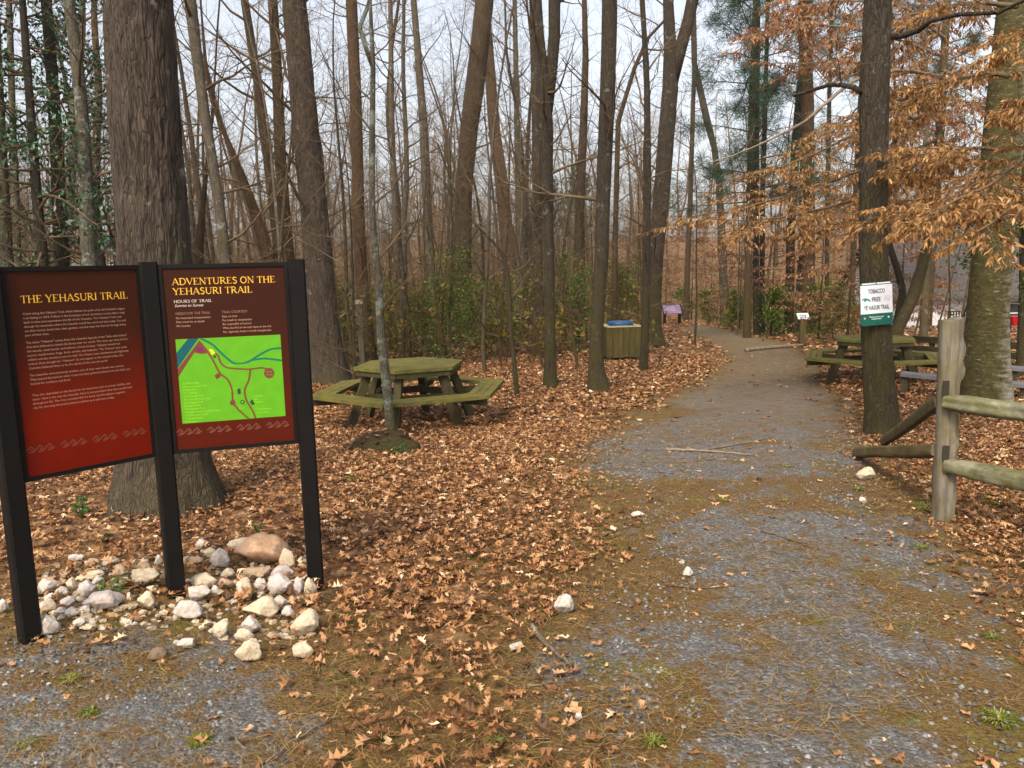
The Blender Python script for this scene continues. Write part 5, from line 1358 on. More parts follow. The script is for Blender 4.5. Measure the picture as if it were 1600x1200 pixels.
def fence():
    base = ground(1479, 822); base[1] += 0.05; Yp = base[1]
    o = empty('split_rail_fence', base, 'weathered grey split rail fence post with two rails and fallen rail ends', 'fence')
    k = Yp / F
    # post: a riven slab with a knobbly right edge; outline heights (m) against half widths
    Lx = [(0, -17), (.1, -17), (.35, -17), (.6, -16.5), (.8, -17.5), (.95, -19), (1.1, -19), (1.2, -19.5)]
    Rx = [(0, 17), (.2, 18), (.42, 17), (.46, 22), (.49, 23.5), (.53, 18.5), (.6, 17.5), (.74, 18), (.83, 18.5), (.88, 24), (.91, 25), (.95, 20), (.99, 22), (1.03, 24), (1.06, 21), (1.1, 17.5), (1.2, 18)]
    H = at(1475, 497, Yp)[2] - base[2]
    mb = MB(); n = 60; K = 20; rings = []
    for i in range(n + 1):
        t = i / n; z = -0.25 + (H + .25) * t; zt = max(0, z) / H * 1.2
        l = np.interp(zt, *zip(*Lx)) * k * .86; r = np.interp(zt, *zip(*Rx)) * k * .86
        lean = -2.5 * k * zt
        dep = 0.055 + 0.008 * math.sin(zt * 6)
        row = []
        for q_ in range(K):
            a = 2 * PI * q_ / K; c, s_ = math.cos(a), math.sin(a)
            e = 1 / (abs(c) ** 3 + abs(s_) ** 3) ** (1 / 3)
            x = (r if c > 0 else -l) * c * e; y = dep * s_ * e
            grv = 0.010 * math.sin(x * 190 + 2 * math.sin(z * 5)) * (1 if abs(s_) > .5 else 0)
            row.append((x + lean, y + grv + (0.01 * fbm([x * 30], [z * 6], 4)[0]), z))
        rings.append(row)
    V = np.array(rings).reshape(-1, 3)
    top = V[-K:, 0]; V[-K:, 2] += 0.012 * np.sin(top * 40) - 0.01
    i = np.arange(n)[:, None] * K; j = np.arange(K)[None]; j2 = (j + 1) % K
    mb.add(V, np.stack([i + j, i + j2, i + K + j2, i + K + j], -1).reshape(-1, 4), 0, .5); mb.add(V[-K:], [tuple(range(K))])
    post = mb.build('post', M['weather'], o)
    # rail slots: thin dark blocks on the face, slot shade put into their colour
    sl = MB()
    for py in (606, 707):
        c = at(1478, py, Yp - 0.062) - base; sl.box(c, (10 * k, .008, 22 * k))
    sl.build('rail_slot_shade', plain('slot_shadow_wood', (0.025, 0.02, 0.012), .9), post, False)
    for (p0, y0), (p1, y1), h0, sd in (((1482, 4.0), (1600, 0), .115, 3), ((1483, 4.0), (1600, 0), .115, 4)):
        pass
    a1 = at(1477, 627, Yp - 0.05); b1 = at(1600, 649, Yp - 0.40); a2 = at(1478, 728, Yp - .05); b2 = at(1600, 754, Yp - .40)
    for a, b, sd in ((a1, b1, 3), (a2, b2, 4)):
        d = unit(b - a); d[2] *= 0.4; mb = MB(); rough_rail(mb, a, a + d * 2.2, .09, .098, sd, .8, base); mb.build('rail', M['weatherx'], o)
    dd = unit(b1 - a1); p2 = base + dd * [1, 1, 0] * 2.16; post2 = post.copy(); C.objects.link(post2); post2.parent = o
    post2.location = (p2[0] - base[0], p2[1] - base[1] - .02, float(zg(p2[0], p2[1])) - base[2])
    e1 = ground(1338, 716); e1[2] += .05; mb = MB(); rough_rail(mb, e1, at(1464, 704, Yp + .03), .085, .085, 6, .85, base); r_ = mb.build('rail', M['oldrail'], o); r_['label'] = 'dark mossy rail end lying on the ground'
    e2 = ground(1377, 697); e2[2] += .03; mb = MB(); rough_rail(mb, e2, at(1466, 628, Yp + .05), .05, .095, 7, .8, base); r_ = mb.build('rail', M['oldrail'], o); r_['label'] = 'dark rail slanting down from the post to the ground'
fence()

# ------------------------------------------------------------------ picnic tables
M['mossw'] = wood('mossy_table_wood', (0.050, 0.042, 0.012), (0.165, 0.138, 0.044), 0.75, (0.125, 0.115, 0.012), 26, (0.5, 0.5, 1), 0.4)
M['mossd'] = wood('dark_table_wood', (0.026, 0.020, 0.009), (0.085, 0.066, 0.030), 0.4, (0.05, 0.045, 0.008), 26, (1, 1, 0.2), 0.4)
def hexv(R, k, a0=0.0): a = a0 + k * PI / 3; return np.array([R * math.cos(a), R * math.sin(a)])
def hex_table(loc, rz, label):
    o = empty('picnic_table', loc, label, 'picnic table', 'hexagonal wooden picnic tables', rz)
    # top: planks clipped to the hexagon
    mb = MB(); R = 0.68; nw = 9; ap = R * math.sqrt(3) / 2; w = 2 * ap / nw
    for i in range(nw):
        y0 = -ap + i * w + .004; y1 = -ap + (i + 1) * w - .004
        x0 = R - abs(y0) / math.sqrt(3); x1 = R - abs(y1) / math.sqrt(3)
        pl = [(-x0, y0), (x0, y0), (x1, y1), (-x1, y1)]
        if y0 < 0 < y1: pl = [(-x0, y0), (x0, y0), (R, 0), (x1, y1), (-x1, y1), (-R, 0)]
        mb.prism(pl, .705, .745)
    mb.build('tabletop', M['mossw'], o, False)
    am = MB()
    for k in range(6):
        a, b = hexv(R - .04, k), hexv(R - .04, k + 1); am.beam([*a, .672], [*b, .672], .03, .055)
    am.build('apron', M['mossd'], o, False)
    for k in range(6):                                   # seats: three planks to a side
        mb = MB()
        for q_ in range(3):
            r0 = 0.905 + q_ * 0.105 + .004; r1 = r0 + .097
            a, b, c, d = hexv(r0, k), hexv(r0, k + 1), hexv(r1, k + 1), hexv(r1, k)
            t = unit(b - a) * .004
            mb.prism([tuple(d + t), tuple(c - t), tuple(b - t), tuple(a + t)], .415, .455)
        mb.build('seat', M['mossw'], o, False)
    for k in range(6):
        a, b = hexv(.50, k), hexv(.80, k)
        mb = MB(); d = unit(np.array([*(b - a), -.95])); mb.beam([*a, .70], [*(a + (b - a) * 1.04), -.12], .09, .085, (-(b - a)[1], (b - a)[0], 0)); mb.build('leg', M['mossd'], o, False)
        mb = MB(); mb.beam([*hexv(.42, k), .372], [*hexv(1.16, k), .372], .05, .082); mb.build('seat_support', M['mossd'], o, False)
    bm = MB()
    for k in range(6): bm.beam([*hexv(.42, k), .372], [*hexv(.42, k + 1), .372], .04, .082)
    bm.build('brace', M['mossd'], o, False)
    return o
def table_at(cx, cy, px_w, rz, label):
    # centre of the seat ring at photograph pixel cx, ring height .45 seen at row cy
    Yc = 2.40 * F / px_w * 0.98
    p = at(cx, cy, Yc); p[2] = zg(p[0], p[1])
    return hex_table((p[0], p[1], float(p[2])), rz, label), p
tb, tp = table_at(642, 610, 308, math.radians(23), 'mossy hexagonal picnic table with built in benches behind the lichen sapling')
tb2, tp2 = table_at(1364, 572, 224, math.radians(8), 'mossy hexagonal picnic table half hidden behind the trunk with the notice')
print('TABLE', tp, tp2)

# ------------------------------------------------------------------ benches behind the beech
M['greyseat'] = wood('grey_painted_board', (0.10, 0.10, 0.115), (0.17, 0.17, 0.19), 0.15, (0.1, 0.1, 0.05), 18, (0.2, 1, 1), 0.2)
M['darkwood'] = wood('dark_stained_board', (0.022, 0.017, 0.010), (0.065, 0.05, 0.028), 0.3, (0.06, 0.055, 0.012), 20, (0.2, 1, 1), 0.3)
def long_bench(a, b, h, label, back=None, legs=4, depth=.30):
    a = np.asarray(a, float); b = np.asarray(b, float); base = (a + b) / 2
    o = empty('bench', base, label, 'bench', 'long wooden benches on the right')
    e = unit((b - a) * [1, 1, 0]); nrm = np.array([-e[1], e[0], 0])
    mb = MB()
    for q_ in (-1, 1): mb.beam(a + nrm * q_ * depth / 4 + [0, 0, h] - base, b + nrm * q_ * depth / 4 + [0, 0, h] - base, depth / 2 - .01, .045)
    mb.build('seat', M['greyseat'] if not back else M['darkwood'], o, False)
    for i in range(legs):
        t = (i + .12) / legs + (0 if not back else .02); p = a + (b - a) * min(t, .97)
        mb = MB(); gz = float(zg(p[0], p[1])); z0 = gz - .1 - base[2]
        mb.box([p[0] - base[0], p[1] - base[1], (z0 + p[2] + h - .024 - base[2]) / 2], (.09, .2, p[2] + h - .024 - base[2] - z0), np.stack([e, nrm, [0, 0, 1]], 1)); mb.build('leg', M['darkwood'], o, False)
        if back:
            mb = MB(); z1 = p[2] + h + back - base[2]
            mb.box([p[0] + nrm[0] * (depth / 2 + .05) - base[0], p[1] + nrm[1] * (depth / 2 + .05) - base[1], (z0 + z1) / 2], (.09, .05, z1 - z0), np.stack([e, nrm, [0, 0, 1]], 1)); mb.build('back_post', M['darkwood'], o, False)
    if back:
        mb = MB()
        for q_ in range(3):
            z = h + back - .06 - q_ * .19
            mb.beam(a + nrm * (depth / 2) + [0, 0, z] - base, b + nrm * (depth / 2) + [0, 0, z] - base, .035, .12)
        mb.build('backrest', M['darkwood'], o, False)
def onrow(px, py_seat, Y, h):
    p = at(px, py_seat, Y); return np.array([p[0], p[1], p[2] - h])
long_bench(onrow(1408, 584, 11.3, .42), onrow(1660, 607, 10.3, .42), .42, 'low grey topped bench in front of the mossy beech and the right picnic table', None, 4)
long_bench(onrow(1500, 570, 11.9, .45), onrow(1720, 584, 11.5, .45), .45, 'grey topped bench right of the mossy beech at the view edge', None, 3, .34)
long_bench(onrow(1385, 562, 16.0, .42), onrow(1680, 588, 13.6, .42), .42, 'long dark bench with slatted backrest behind the right picnic table', .50, 5)

# ------------------------------------------------------------------ wooden bin, lectern sign, marker posts
M['binw'] = wood('mossy_bin_board', (0.032, 0.023, 0.007), (0.11, 0.082, 0.028), 0.5, (0.070, 0.058, 0.008), 22, (1, 1, .1), 0.5)
M['blue'] = plain('blue_plastic', (0.010, 0.055, 0.15), 0.4)
M['paleb'] = plain('pale_wood_rim', (0.34, 0.28, 0.17), 0.8)
def bin_():
    p = ground(973, 566); p[1] += .4; p[2] = zg(p[0], p[1]); k = (p[1] - .35) / F
    W = 53 * k; H = 57 * k; t = math.radians(4)
    o = empty('litter_bin', p, 'square mossy wooden litter bin with blue lid beside the trail', 'litter bin', None, t)
    n = 6
    for s in range(4):
        mb = MB(); a = s * PI / 2; R = np.array([[math.cos(a), -math.sin(a), 0], [math.sin(a), math.cos(a), 0], [0, 0, 1]])
        for i in range(n):
            x = -W / 2 + (i + .5) * W / n; mb.box(R @ np.array([x, -W / 2 + (.0 if i % 2 else .004), .12 + (H - .12) / 2]), (W / n - .006, .022, H - .15 + .012 * (i % 3)), R)
        mb.build('side_panel', M['binw'], o, False)
    for sx in (-1, 1):
        for sy in (-1, 1):
            mb = MB(); mb.box((sx * (W / 2 - .058), sy * (W / 2 - .058), H / 2 - .05), (.09, .09, H - .02)); mb.build('corner_post', M['mossd'], o, False)
    mb = MB()
    for a in range(4):
        an = a * PI / 2; R = np.array([[math.cos(an), -math.sin(an), 0], [math.sin(an), math.cos(an), 0], [0, 0, 1]])
        mb.box(R @ np.array([0, -W / 2 + .03, H + .0]), (W * (1.0 if a % 2 == 0 else .84), .10, .03), R)
    mb.build('top_rim', M['paleb'], o, False)
    mb = MB(); r = W * .37
    mb.tube([(0, 0, .12), (0, 0, H - .02), (0, 0, H + .02), (0, 0, H + .075), (0, 0, H + .095), (0, 0, H + .10)], [r * .9, r, r * 1.04, r * 1.04, r * .98, r * .6], 32)
    mb.build('lid', M['blue'], o)
bin_()
M['purple'] = plain('purple_printed_panel', (0.20, 0.135, 0.23), 0.25, 0, .2, 20)
def lectern():
    p = ground(1050, 507); k = p[1] / F
    W = 27 * k; H = 27 * k
    o = empty('lectern_sign', p, 'low slanted sign with a purple panel at the bend of the far trail', 'sign')
    for s in (-1, 1):
        mb = MB(); mb.box((s * W * .43, 0, H * .35), (.13, .10, H * .9)); mb.build('post', M['bronze'], o, False)
    t = math.radians(35); R = np.array([[1, 0, 0], [0, math.cos(t), -math.sin(t)], [0, math.sin(t), math.cos(t)]])
    mb = MB(); mb.box((0, .05, H * .86), (W * 1.05, .62, .04), R); b = mb.build('panel', M['purple'], o, False)
    mb = MB()
    for s in (-1, 1): mb.box(np.array([s * W * .545, .05, H * .87]), (.05, .70, .07), R)
    mb.build('frame', M['bronze'], b, False)
    mb = MB(); rg = np.random.default_rng(1)
    for i in range(4):
        mb.box(R @ np.array([-.1, .16 - i * .09, .023]) + [0, .05, H * .86], (W * .62, .03, .004), R)
    mb.build('body_text', plain('pale_print', (.30, .24, .32), .4), b, False)
lectern()
M['markw'] = plain('white_marker_board', (0.60, 0.60, 0.60), 0.5)
def marker():
    p = ground(1253, 540); k = p[1] / F
    o = empty('trail_marker', p, 'small white board on a short mossy wooden post right of the trail', 'trail marker')
    mb = MB(); mb.box((0, 0, 20 * k - .1), (8.5 * k, 8.5 * k, 44 * k + .2)); mb.build('post', M['binw'], o, False)
    t = math.radians(38); R = np.array([[1, 0, 0], [0, math.cos(t), -math.sin(t)], [0, math.sin(t), math.cos(t)]])
    mb = MB(); c = np.array([0, -.02, 46 * k]); mb.box(c, (18 * k, .24, .03), R); b = mb.build('board', M['markw'], o, False)
    mb = MB()
    for x, w, z in ((-.08, .05, .02), (-.01, .06, .03), (.06, .07, .02), (-.02, .16, -.04)): mb.box(R @ np.array([x, z, .018]) + c, (w, .05 if z > 0 else .02, .004), R)
    mb.build('lettering', plain('grey_print', (.16, .16, .2), .5), b, False)
marker()
def stake():
    p = at(562, 478, 19); p[2] = zg(p[0], p[1]); top = at(562, 474, 19)[2]
    o = empty('pale_post', p, 'short pale square post in the brush left of the lichen sapling', 'post'); h = top - p[2]
    mb = MB(); mb.box((0, 0, h / 2 - .1), (.12, .12, h + .2)); mb.build('post_body', M['weather'], o, False)
    mb = MB(); mb.box((0, 0, h + .03), (.16, .16, .10)); mb.build('cap', M['paleb'], o, False)
    mb = MB(); a = at(531, 497, 18.6); mb.tube(np.array([a - p, np.array([-.07, -.03, h - .02])]), [.03, .03], 8); r = mb.build('leaning_pole', M['paletwig'], o)
stake()

# ------------------------------------------------------------------ houses and the red bin
M['siding'] = plain('white_siding', (0.62, 0.60, 0.60), 0.7, 0, .12, 3)
M['shingle'] = plain('grey_shingle', (0.060, 0.050, 0.047), 0.85, 0, .45, 9)
M['glass'] = plain('dark_window', (0.03, 0.035, 0.045), 0.15, 0, .2, 3, .6)
M['tealroof'] = plain('teal_metal_roof', (0.03, 0.15, 0.17), 0.45, 0, .15, 6)
M['cream_s'] = plain('cream_siding', (0.48, 0.42, 0.32), 0.7, 0, .12, 3)
M['brownroof'] = plain('brown_board', (0.10, 0.04, 0.025), 0.8)
def house():
    Yh = 38.0; ez = at(1440, 460, Yh)[2]; x0 = at(1398, 460, Yh)[0]; x1 = x0 + 9.5
    bz = -3.2; o = empty('white_house', (x0, Yh, bz), 'low white house with grey shingle roof beyond the clearing on the right', 'house', None, math.radians(-4))
    W = x1 - x0; D = 7.0; h = ez - bz; rz = at(1440, 380, Yh + 3.5)[2] - bz
    mb = MB(); mb.box((W / 2, D / 2, h / 2), (W, D, h))
    mb.add([(0.02, 0, h), (0.02, D, h), (0.02, D / 2, rz - .1), (W - .02, 0, h), (W - .02, D, h), (W - .02, D / 2, rz - .1)], [(0, 2, 1), (3, 4, 5)]); mb.build('wall', M['siding'], o, False)
    mb = MB()
    for s in (0, 1):
        ya, yb = (-.5, D / 2) if s == 0 else (D + .5, D / 2)
        za = h - .28
        V = [(-.4, ya, za), (W + .4, ya, za), (W + .4, yb, rz), (-.4, yb, rz)]; V += [(x, y, z + .12) for x, y, z in V]
        mb.add(V, [(0, 1, 2, 3), (4, 7, 6, 5), (0, 4, 5, 1), (1, 5, 6, 2), (2, 6, 7, 3), (3, 7, 4, 0)])
    mb.build('roof', M['shingle'], o, False)
    for x in (3.9, 5.6, 8.0):
        mb = MB(); mb.box((x, -.02, h - .95), (.7, .05, 1.1)); w = mb.build('window', M['glass'], o, False)
        mb = MB()
        for dx in (-.39, .39): mb.box((x + dx, -.05, h - .95), (.08, .06, 1.26))
        for dz in (-.59, .59): mb.box((x, -.05, h - .95 + dz), (.7, .06, .08))
        mb.box((x, -.052, h - .95), (.7, .03, .04)); mb.build('frame', M['siding'], w, False)
    # porch rail
    rx0 = at(1456, 490, Yh)[0] - x0; rx1 = at(1489, 490, Yh)[0] - x0; zt = at(1470, 487, Yh - 1.2)[2] - bz
    mb = MB(); mb.box(((rx0 + rx1) / 2, -1.2, zt), (rx1 - rx0, .06, .06)); mb.box(((rx0 + rx1) / 2, -1.2, zt - .75), (rx1 - rx0, .06, .06))
    for i in range(9): mb.box((rx0 + (rx1 - rx0) * i / 8, -1.2, zt - .38), (.04, .035, .70))
    mb.build('railing', M['bronze'], o, False)
    mb = MB(); mb.box((rx1 + .45, -1.25, (h - .35) / 2), (.9, .3, h - .35)); mb.build('porch_wall', M['siding'], o, False)
house()
def left_house():
    Yh = 46.0
    x0 = at(100, 400, Yh)[0]; x1 = at(186, 400, Yh)[0]; gzz = float(zg((x0 + x1) / 2, Yh))
    o = empty('teal_roofed_house', (x0, Yh, gzz), 'distant cream house with teal metal roof left of the massive oak', 'house')
    W = x1 - x0; h = at(140, 392, Yh)[2] - gzz; rz = at(140, 374, Yh + 2)[2] - gzz
    mb = MB(); mb.box((W / 2, 2.5, h / 2), (W, 5, h)); mb.build('wall', M['cream_s'], o, False)
    mb = MB()
    V = [(-.3, -.4, h - .1), (W + .3, -.4, h - .1), (W + .3, 2.5, rz), (-.3, 2.5, rz), (-.3, 5.4, h - .1), (W + .3, 5.4, h - .1)]
    V += [(x, y, z + .1) for x, y, z in V]
    mb.add(V, [(0, 1, 2, 3), (3, 2, 5, 4), (6, 9, 8, 7), (9, 10, 11, 8), (0, 6, 7, 1), (4, 5, 11, 10), (0, 3, 9, 6), (3, 4, 10, 9), (1, 7, 8, 2), (2, 8, 11, 5)]); mb.build('roof', M['tealroof'], o, False)
    gx0 = .3; gx1 = 1.4
    mb = MB(); px_ = W * .36
    V = [(px_ - .9, -.9, h - .15), (px_ + .9, -.9, h - .15), (px_, -.9, h + .55), (px_ - .9, .2, h - .15), (px_ + .9, .2, h - .15), (px_, .2, h + .55)]
    mb.add(V, [(0, 1, 2), (3, 5, 4), (0, 2, 5, 3), (1, 4, 5, 2), (0, 3, 4, 1)]); mb.build('porch_gable', M['brownroof'], o, False)
    for x in (.5, W - .6):
        mb = MB(); mb.box((x, -.03, h * .55), (.5, .06, .9)); w = mb.build('window', M['glass'], o, False)
left_house()
def red_cart():
    Yc = 26.0; p = at(1592, 501, Yc); gz = float(zg(p[0], p[1])); k = Yc / F
    o = empty('red_wheelbarrow', (p[0], p[1], gz), 'red tub shaped cart just right of the mossy beech near the house', 'cart')
    zc = p[2] - gz; W = .62
    mb = MB(); V = []
    for z, w, d in ((zc - .15, .44, .26), (zc + .15, .62, .40)):
        V += [(-w / 2 * 1.1, -d / 2, z), (w / 2 * 1.1, -d / 2, z), (w / 2 * 1.1, d / 2, z), (-w / 2 * 1.1, d / 2, z)]
    mb.add(V, [(3, 2, 1, 0), (0, 1, 5, 4), (1, 2, 6, 5), (2, 3, 7, 6), (3, 0, 4, 7), (4, 5, 6, 7)])
    mb.build('tub', plain('red_paint', (.36, .008, .008), .4), o, False)
    for s in (-1, 1):
        mb = MB(); mb.beam((s * .2, .1, zc - .15), (s * .24, .14, -.05), .04, .04, (0, 1, 0)); mb.build('leg', M['bronze'], o, False)
        mb = MB(); mb.beam((s * .22, .15, zc + .05), (s * .25, .75, zc + .12), .035, .035); mb.build('handle', M['mossd'], o, False)
    mb = MB(); a = np.linspace(0, 2 * PI, 17)[:-1]
    mb.add([(x_, -.3 + .17 * math.cos(q_), .15 + .17 * math.sin(q_)) for x_ in (-.04, .04) for q_ in a], [tuple(range(16)), tuple(range(16, 32))[::-1]] + [(i, i + 16, (i + 1) % 16 + 16, (i + 1) % 16) for i in range(16)])
    mb.build('wheel', M['bronze'], o, False)
red_cart()

# ------------------------------------------------------------------ beech leaves that hang on through winter
M['beechleaf'] = leafmat('dry_beech_leaf', [(0.0, (0.13, 0.055, 0.014)), (0.35, (0.29, 0.138, 0.038)), (0.7, (0.44, 0.245, 0.085)), (0.9, (0.60, 0.39, 0.17)), (1.0, (0.75, 0.56, 0.31))], 0.5, 0.35, 0.4)
M['beechred'] = leafmat('russet_beech_leaf', [(0.0, (0.15, 0.052, 0.018)), (0.5, (0.31, 0.135, 0.05)), (1.0, (0.52, 0.30, 0.13))], 0.5, 0.35, 0.4)
M['beechpink'] = leafmat('pale_russet_beech_leaf', [(0.0, (0.10, 0.042, 0.018)), (0.5, (0.20, 0.092, 0.042)), (1.0, (0.36, 0.21, 0.11))], 0.55, 0.3, 0.3)
bl_v = np.array([[0, 0, 0], [.28, .13, .06], [.6, .14, .07], [1, 0, -.12], [.6, -.14, .07], [.28, -.13, .06], [.3, 0, 0], [.64, 0, 0]])
bl_f = np.array([[0, 6, 1], [1, 6, 7], [1, 7, 2], [2, 7, 3], [3, 7, 4], [4, 7, 6], [4, 6, 5], [5, 6, 0]])
def spray(tw, lf_, p, d, L, rg, lsize, nleaf, droop=-0.12):
    """one flat twig spray: a main twig, side twigs in its plane, leaves hanging off them."""
    n = 7; P = [p]; dd = unit(d)
    for i in range(n):
        dd = unit(dd + rg.normal(0, .10, 3) * [1, 1, .6] + [0, 0, droop * .25]); P.append(P[-1] + dd * L / n)
    P = np.array(P); tw.tube(P, .0055 * (L / .8) * (1 - .8 * np.linspace(0, 1, n + 1)), 4, 0, False)
    pts, dirs = [], []
    for i in range(1, n + 1):
        tg = unit(P[i] - P[i - 1]); sd = unit(np.cross(tg, [0, 0, 1]))
        for s in (-1, 1):
            if rg.uniform() < .15: continue
            l2 = L * rg.uniform(.2, .45) * (1.1 - .6 * i / n); q_ = unit(tg * .8 + s * sd * rg.uniform(.6, 1.1) + [0, 0, rg.normal(-.08, .12)])
            e = P[i] + q_ * l2; m = (P[i] + e) / 2 + [0, 0, .02 * l2]
            tw.tube([P[i], m, e + [0, 0, -.06 * l2]], [.003, .002, .001], 3, 0, False)
            for t in np.linspace(.25, 1, max(2, int(nleaf * l2 / L))):
                pts.append(P[i] + (e - P[i]) * t); dirs.append(q_ * .7 + rg.normal(0, .45, 3) + [0, 0, -.55])
    pts = np.array(pts); dirs = np.array(dirs); k = len(pts)
    up = np.tile([0, 0, 1.0], (k, 1)) + rg.normal(0, .5, (k, 3))
    scatter(lf_, bl_v, bl_f, pts, frames(dirs, up), rg.uniform(.65, 1.2, k) * lsize, np.clip(rg.beta(1.6, 2.1, k), 0, 1))
def limb(tw, path, r0, r1, base):
    P = np.array([at(*p) for p in path]); Q, R = resample(P, np.linspace(r0, r1, len(P)), .08)
    rg = np.random.default_rng(int(path[0][0])); Q = Q + np.cumsum(rg.normal(0, .004, Q.shape), 0)
    tw.tube(Q - base, R, 7, 0, True); return Q
def leafy_limb(tw, lf_, path, r0, r1, base, ns, Ls, lsize, nleaf, seed, droop=-.12, t0=.1, vert=(-.25, .25)):
    rg = np.random.default_rng(seed); Q = limb(tw, path, r0, r1, base)
    ns = int(ns * 1.4)
    for k in range(ns):
        t = t0 + (1 - t0) * (k + rg.uniform()) / ns; i = min(int(t * (len(Q) - 1)), len(Q) - 2)
        tg = unit(Q[i + 1] - Q[i]); sd = unit(np.cross(tg, [0, 0, 1])) * (1 if k % 2 else -1)
        d = tg * rg.uniform(.2, .9) + sd * rg.uniform(.5, 1) + np.array([0, 0, rg.uniform(*vert)])
        spray(tw, lf_, Q[i] - base, d, Ls * rg.uniform(.6, 1.2), rg, lsize, nleaf, droop)
def fol_parts(tree, base, mats, limbs, name='foliage', ps=()):
    tw, lf_ = MB(), MB()
    for L in limbs: leafy_limb(tw, lf_, L[0], L[1], L[2], base, *L[3:])
    tw.build('limb', [mats[0]], tree); lf_.build(name, [mats[1]], tree, False)
# the big mossy beech: near leaves at the right
fol_parts(BEE[0], BEE[1], (M['twig'], M['beechleaf']), [
    ([(1552, 330, 7.6), (1510, 325, 7.0), (1460, 318, 6.6), (1410, 330, 6.4), (1385, 345, 6.4)], .02, .005, 16, .62, .064, 34, 1),
    ([(1560, 258, 7.6), (1600, 250, 7.0), (1560, 290, 6.2), (1500, 320, 5.9), (1440, 345, 5.9)], .02, .005, 15, .55, .064, 34, 2, -.2),
    ([(1565, 235, 7.6), (1520, 228, 7.4), (1460, 235, 7.6), (1400, 262, 7.8)], .02, .005, 12, .7, .07, 30, 3),
    ([(1575, 120, 7.6), (1530, 110, 7.8), (1470, 130, 8.2), (1410, 165, 8.4)], .025, .005, 13, .8, .07, 28, 4),
    ([(1585, 60, 7.6), (1620, 40, 6.8), (1600, 75, 6.0), (1570, 105, 5.8)], .02, .005, 8, .45, .064, 34, 5),
    ([(1555, 330, 7.4), (1590, 300, 6.2), (1570, 330, 5.6), (1520, 360, 5.5)], .018, .005, 11, .5, .064, 34, 6, -.25),
    ([(1590, 10, 7.6), (1520, 0, 8.0), (1440, 20, 8.6), (1395, 60, 9)], .025, .005, 10, .8, .07, 26, 7),
    ([(1590, 180, 7.4), (1640, 150, 6.6), (1620, 170, 6.0), (1585, 190, 5.8)], .018, .005, 7, .4, .075, 30, 8)])
# the younger beech behind the notice tree: wide layered sprays to the left
fol_parts(YB[0], YB[1], (M['twig'], M['beechleaf']), [
    ([(1470, 215, 14.3), (1400, 250, 12.5), (1300, 285, 11.2), (1210, 310, 10.6), (1145, 335, 10.4)], .03, .006, 22, 1.15, .068, 46, 11),
    ([(1468, 230, 14.3), (1390, 290, 12.2), (1300, 325, 11), (1220, 345, 10.4), (1160, 350, 10.2)], .03, .006, 20, 1.1, .068, 46, 12),
    ([(1470, 180, 14.3), (1400, 190, 12.8), (1330, 215, 11.8), (1270, 245, 11.2), (1215, 262, 11)], .03, .006, 18, 1.0, .068, 44, 13),
    ([(1472, 150, 14.3), (1400, 155, 13), (1340, 180, 12.2), (1280, 200, 11.8)], .03, .006, 14, .9, .068, 42, 14),
    ([(1462, 300, 14.5), (1400, 330, 12.6), (1330, 352, 11.6), (1255, 368, 11)], .025, .006, 16, .9, .068, 44, 15),
    ([(1472, 240, 14.5), (1440, 240, 13.2), (1420, 270, 12.4), (1400, 310, 12)], .02, .006, 10, .9, .068, 42, 16)])
fol_parts(YB[0], YB[1], (M['paletwig'], M['beechred']), [
    ([(1476, 90, 14.5), (1400, 60, 14), (1320, 40, 14), (1250, 35, 14), (1200, 50, 14)], .03, .006, 18, 1.2, .10, 28, 17),
    ([(1478, 60, 14.5), (1420, 10, 14), (1330, 0, 14.5), (1240, 10, 15)], .03, .006, 16, 1.2, .10, 28, 18),
    ([(1474, 120, 14.5), (1400, 105, 14.2), (1310, 95, 14), (1235, 105, 14)], .03, .006, 14, 1.1, .10, 26, 19),
    ([(1474, 110, 14.5), (1500, 120, 13.6), (1480, 170, 13), (1440, 210, 12.6)], .025, .006, 12, 1.0, .10, 26, 20),
    ([(1474, 150, 14.5), (1520, 160, 13.5), (1530, 210, 13), (1500, 260, 12.6)], .025, .006, 12, 1.0, .10, 26, 21)], 'upper_foliage')
# the long pale bare limb in front of them
tw = MB(); Q = limb(tw, [(1470, 120, 14.2), (1400, 110, 12.5), (1330, 130, 11), (1290, 165, 10.6), (1235, 205, 10.3), (1170, 235, 10.1), (1112, 253, 10)], .035, .006, YB[1])
rg = np.random.default_rng(4)
for k in range(18):
    i = rg.integers(10, len(Q) - 2); grow(tw, Q[i] - YB[1], np.r_[rg.normal(0, 1, 2), rg.uniform(-.2, .6)], rg.uniform(.3, .8), .006, 1, 2, rg, 0, .2, (4,))
tw.build('limb', M['paletwig'], YB[0])

# beech saplings farther back, russet and pale
def beech_sapling(px, py, Y, H, n, lab, mat, seed, ls=.11):
    p = at(px, py, Y); p[2] = zg(p[0], p[1]); rg = np.random.default_rng(seed)
    o = empty('beech_sapling', p, lab, 'sapling', 'russet leaved beech saplings at the back')
    mb = MB(); P = np.array([[0, 0, -.1], [.05, 0, H * .4], [0.1, .1, H * .7], [.1, .05, H]]); mb.tube(P, [.04, .03, .018, .006], 8); mb.build('trunk', M['brown'], o)
    tw, lf_ = MB(), MB()
    for k in range(n):
        z = H * rg.uniform(.18, 1); a = rg.uniform(0, 2 * PI)
        spray(tw, lf_, np.array([.1 * z / H, .05, z]), np.array([math.cos(a), math.sin(a), rg.uniform(-.05, .35)]), (H * .36) * (1.15 - .75 * z / H) * rg.uniform(.7, 1.3), rg, ls, 17, -.2)
    tw.build('crown', M['twig'], o); lf_.build('foliage', mat, o, False)
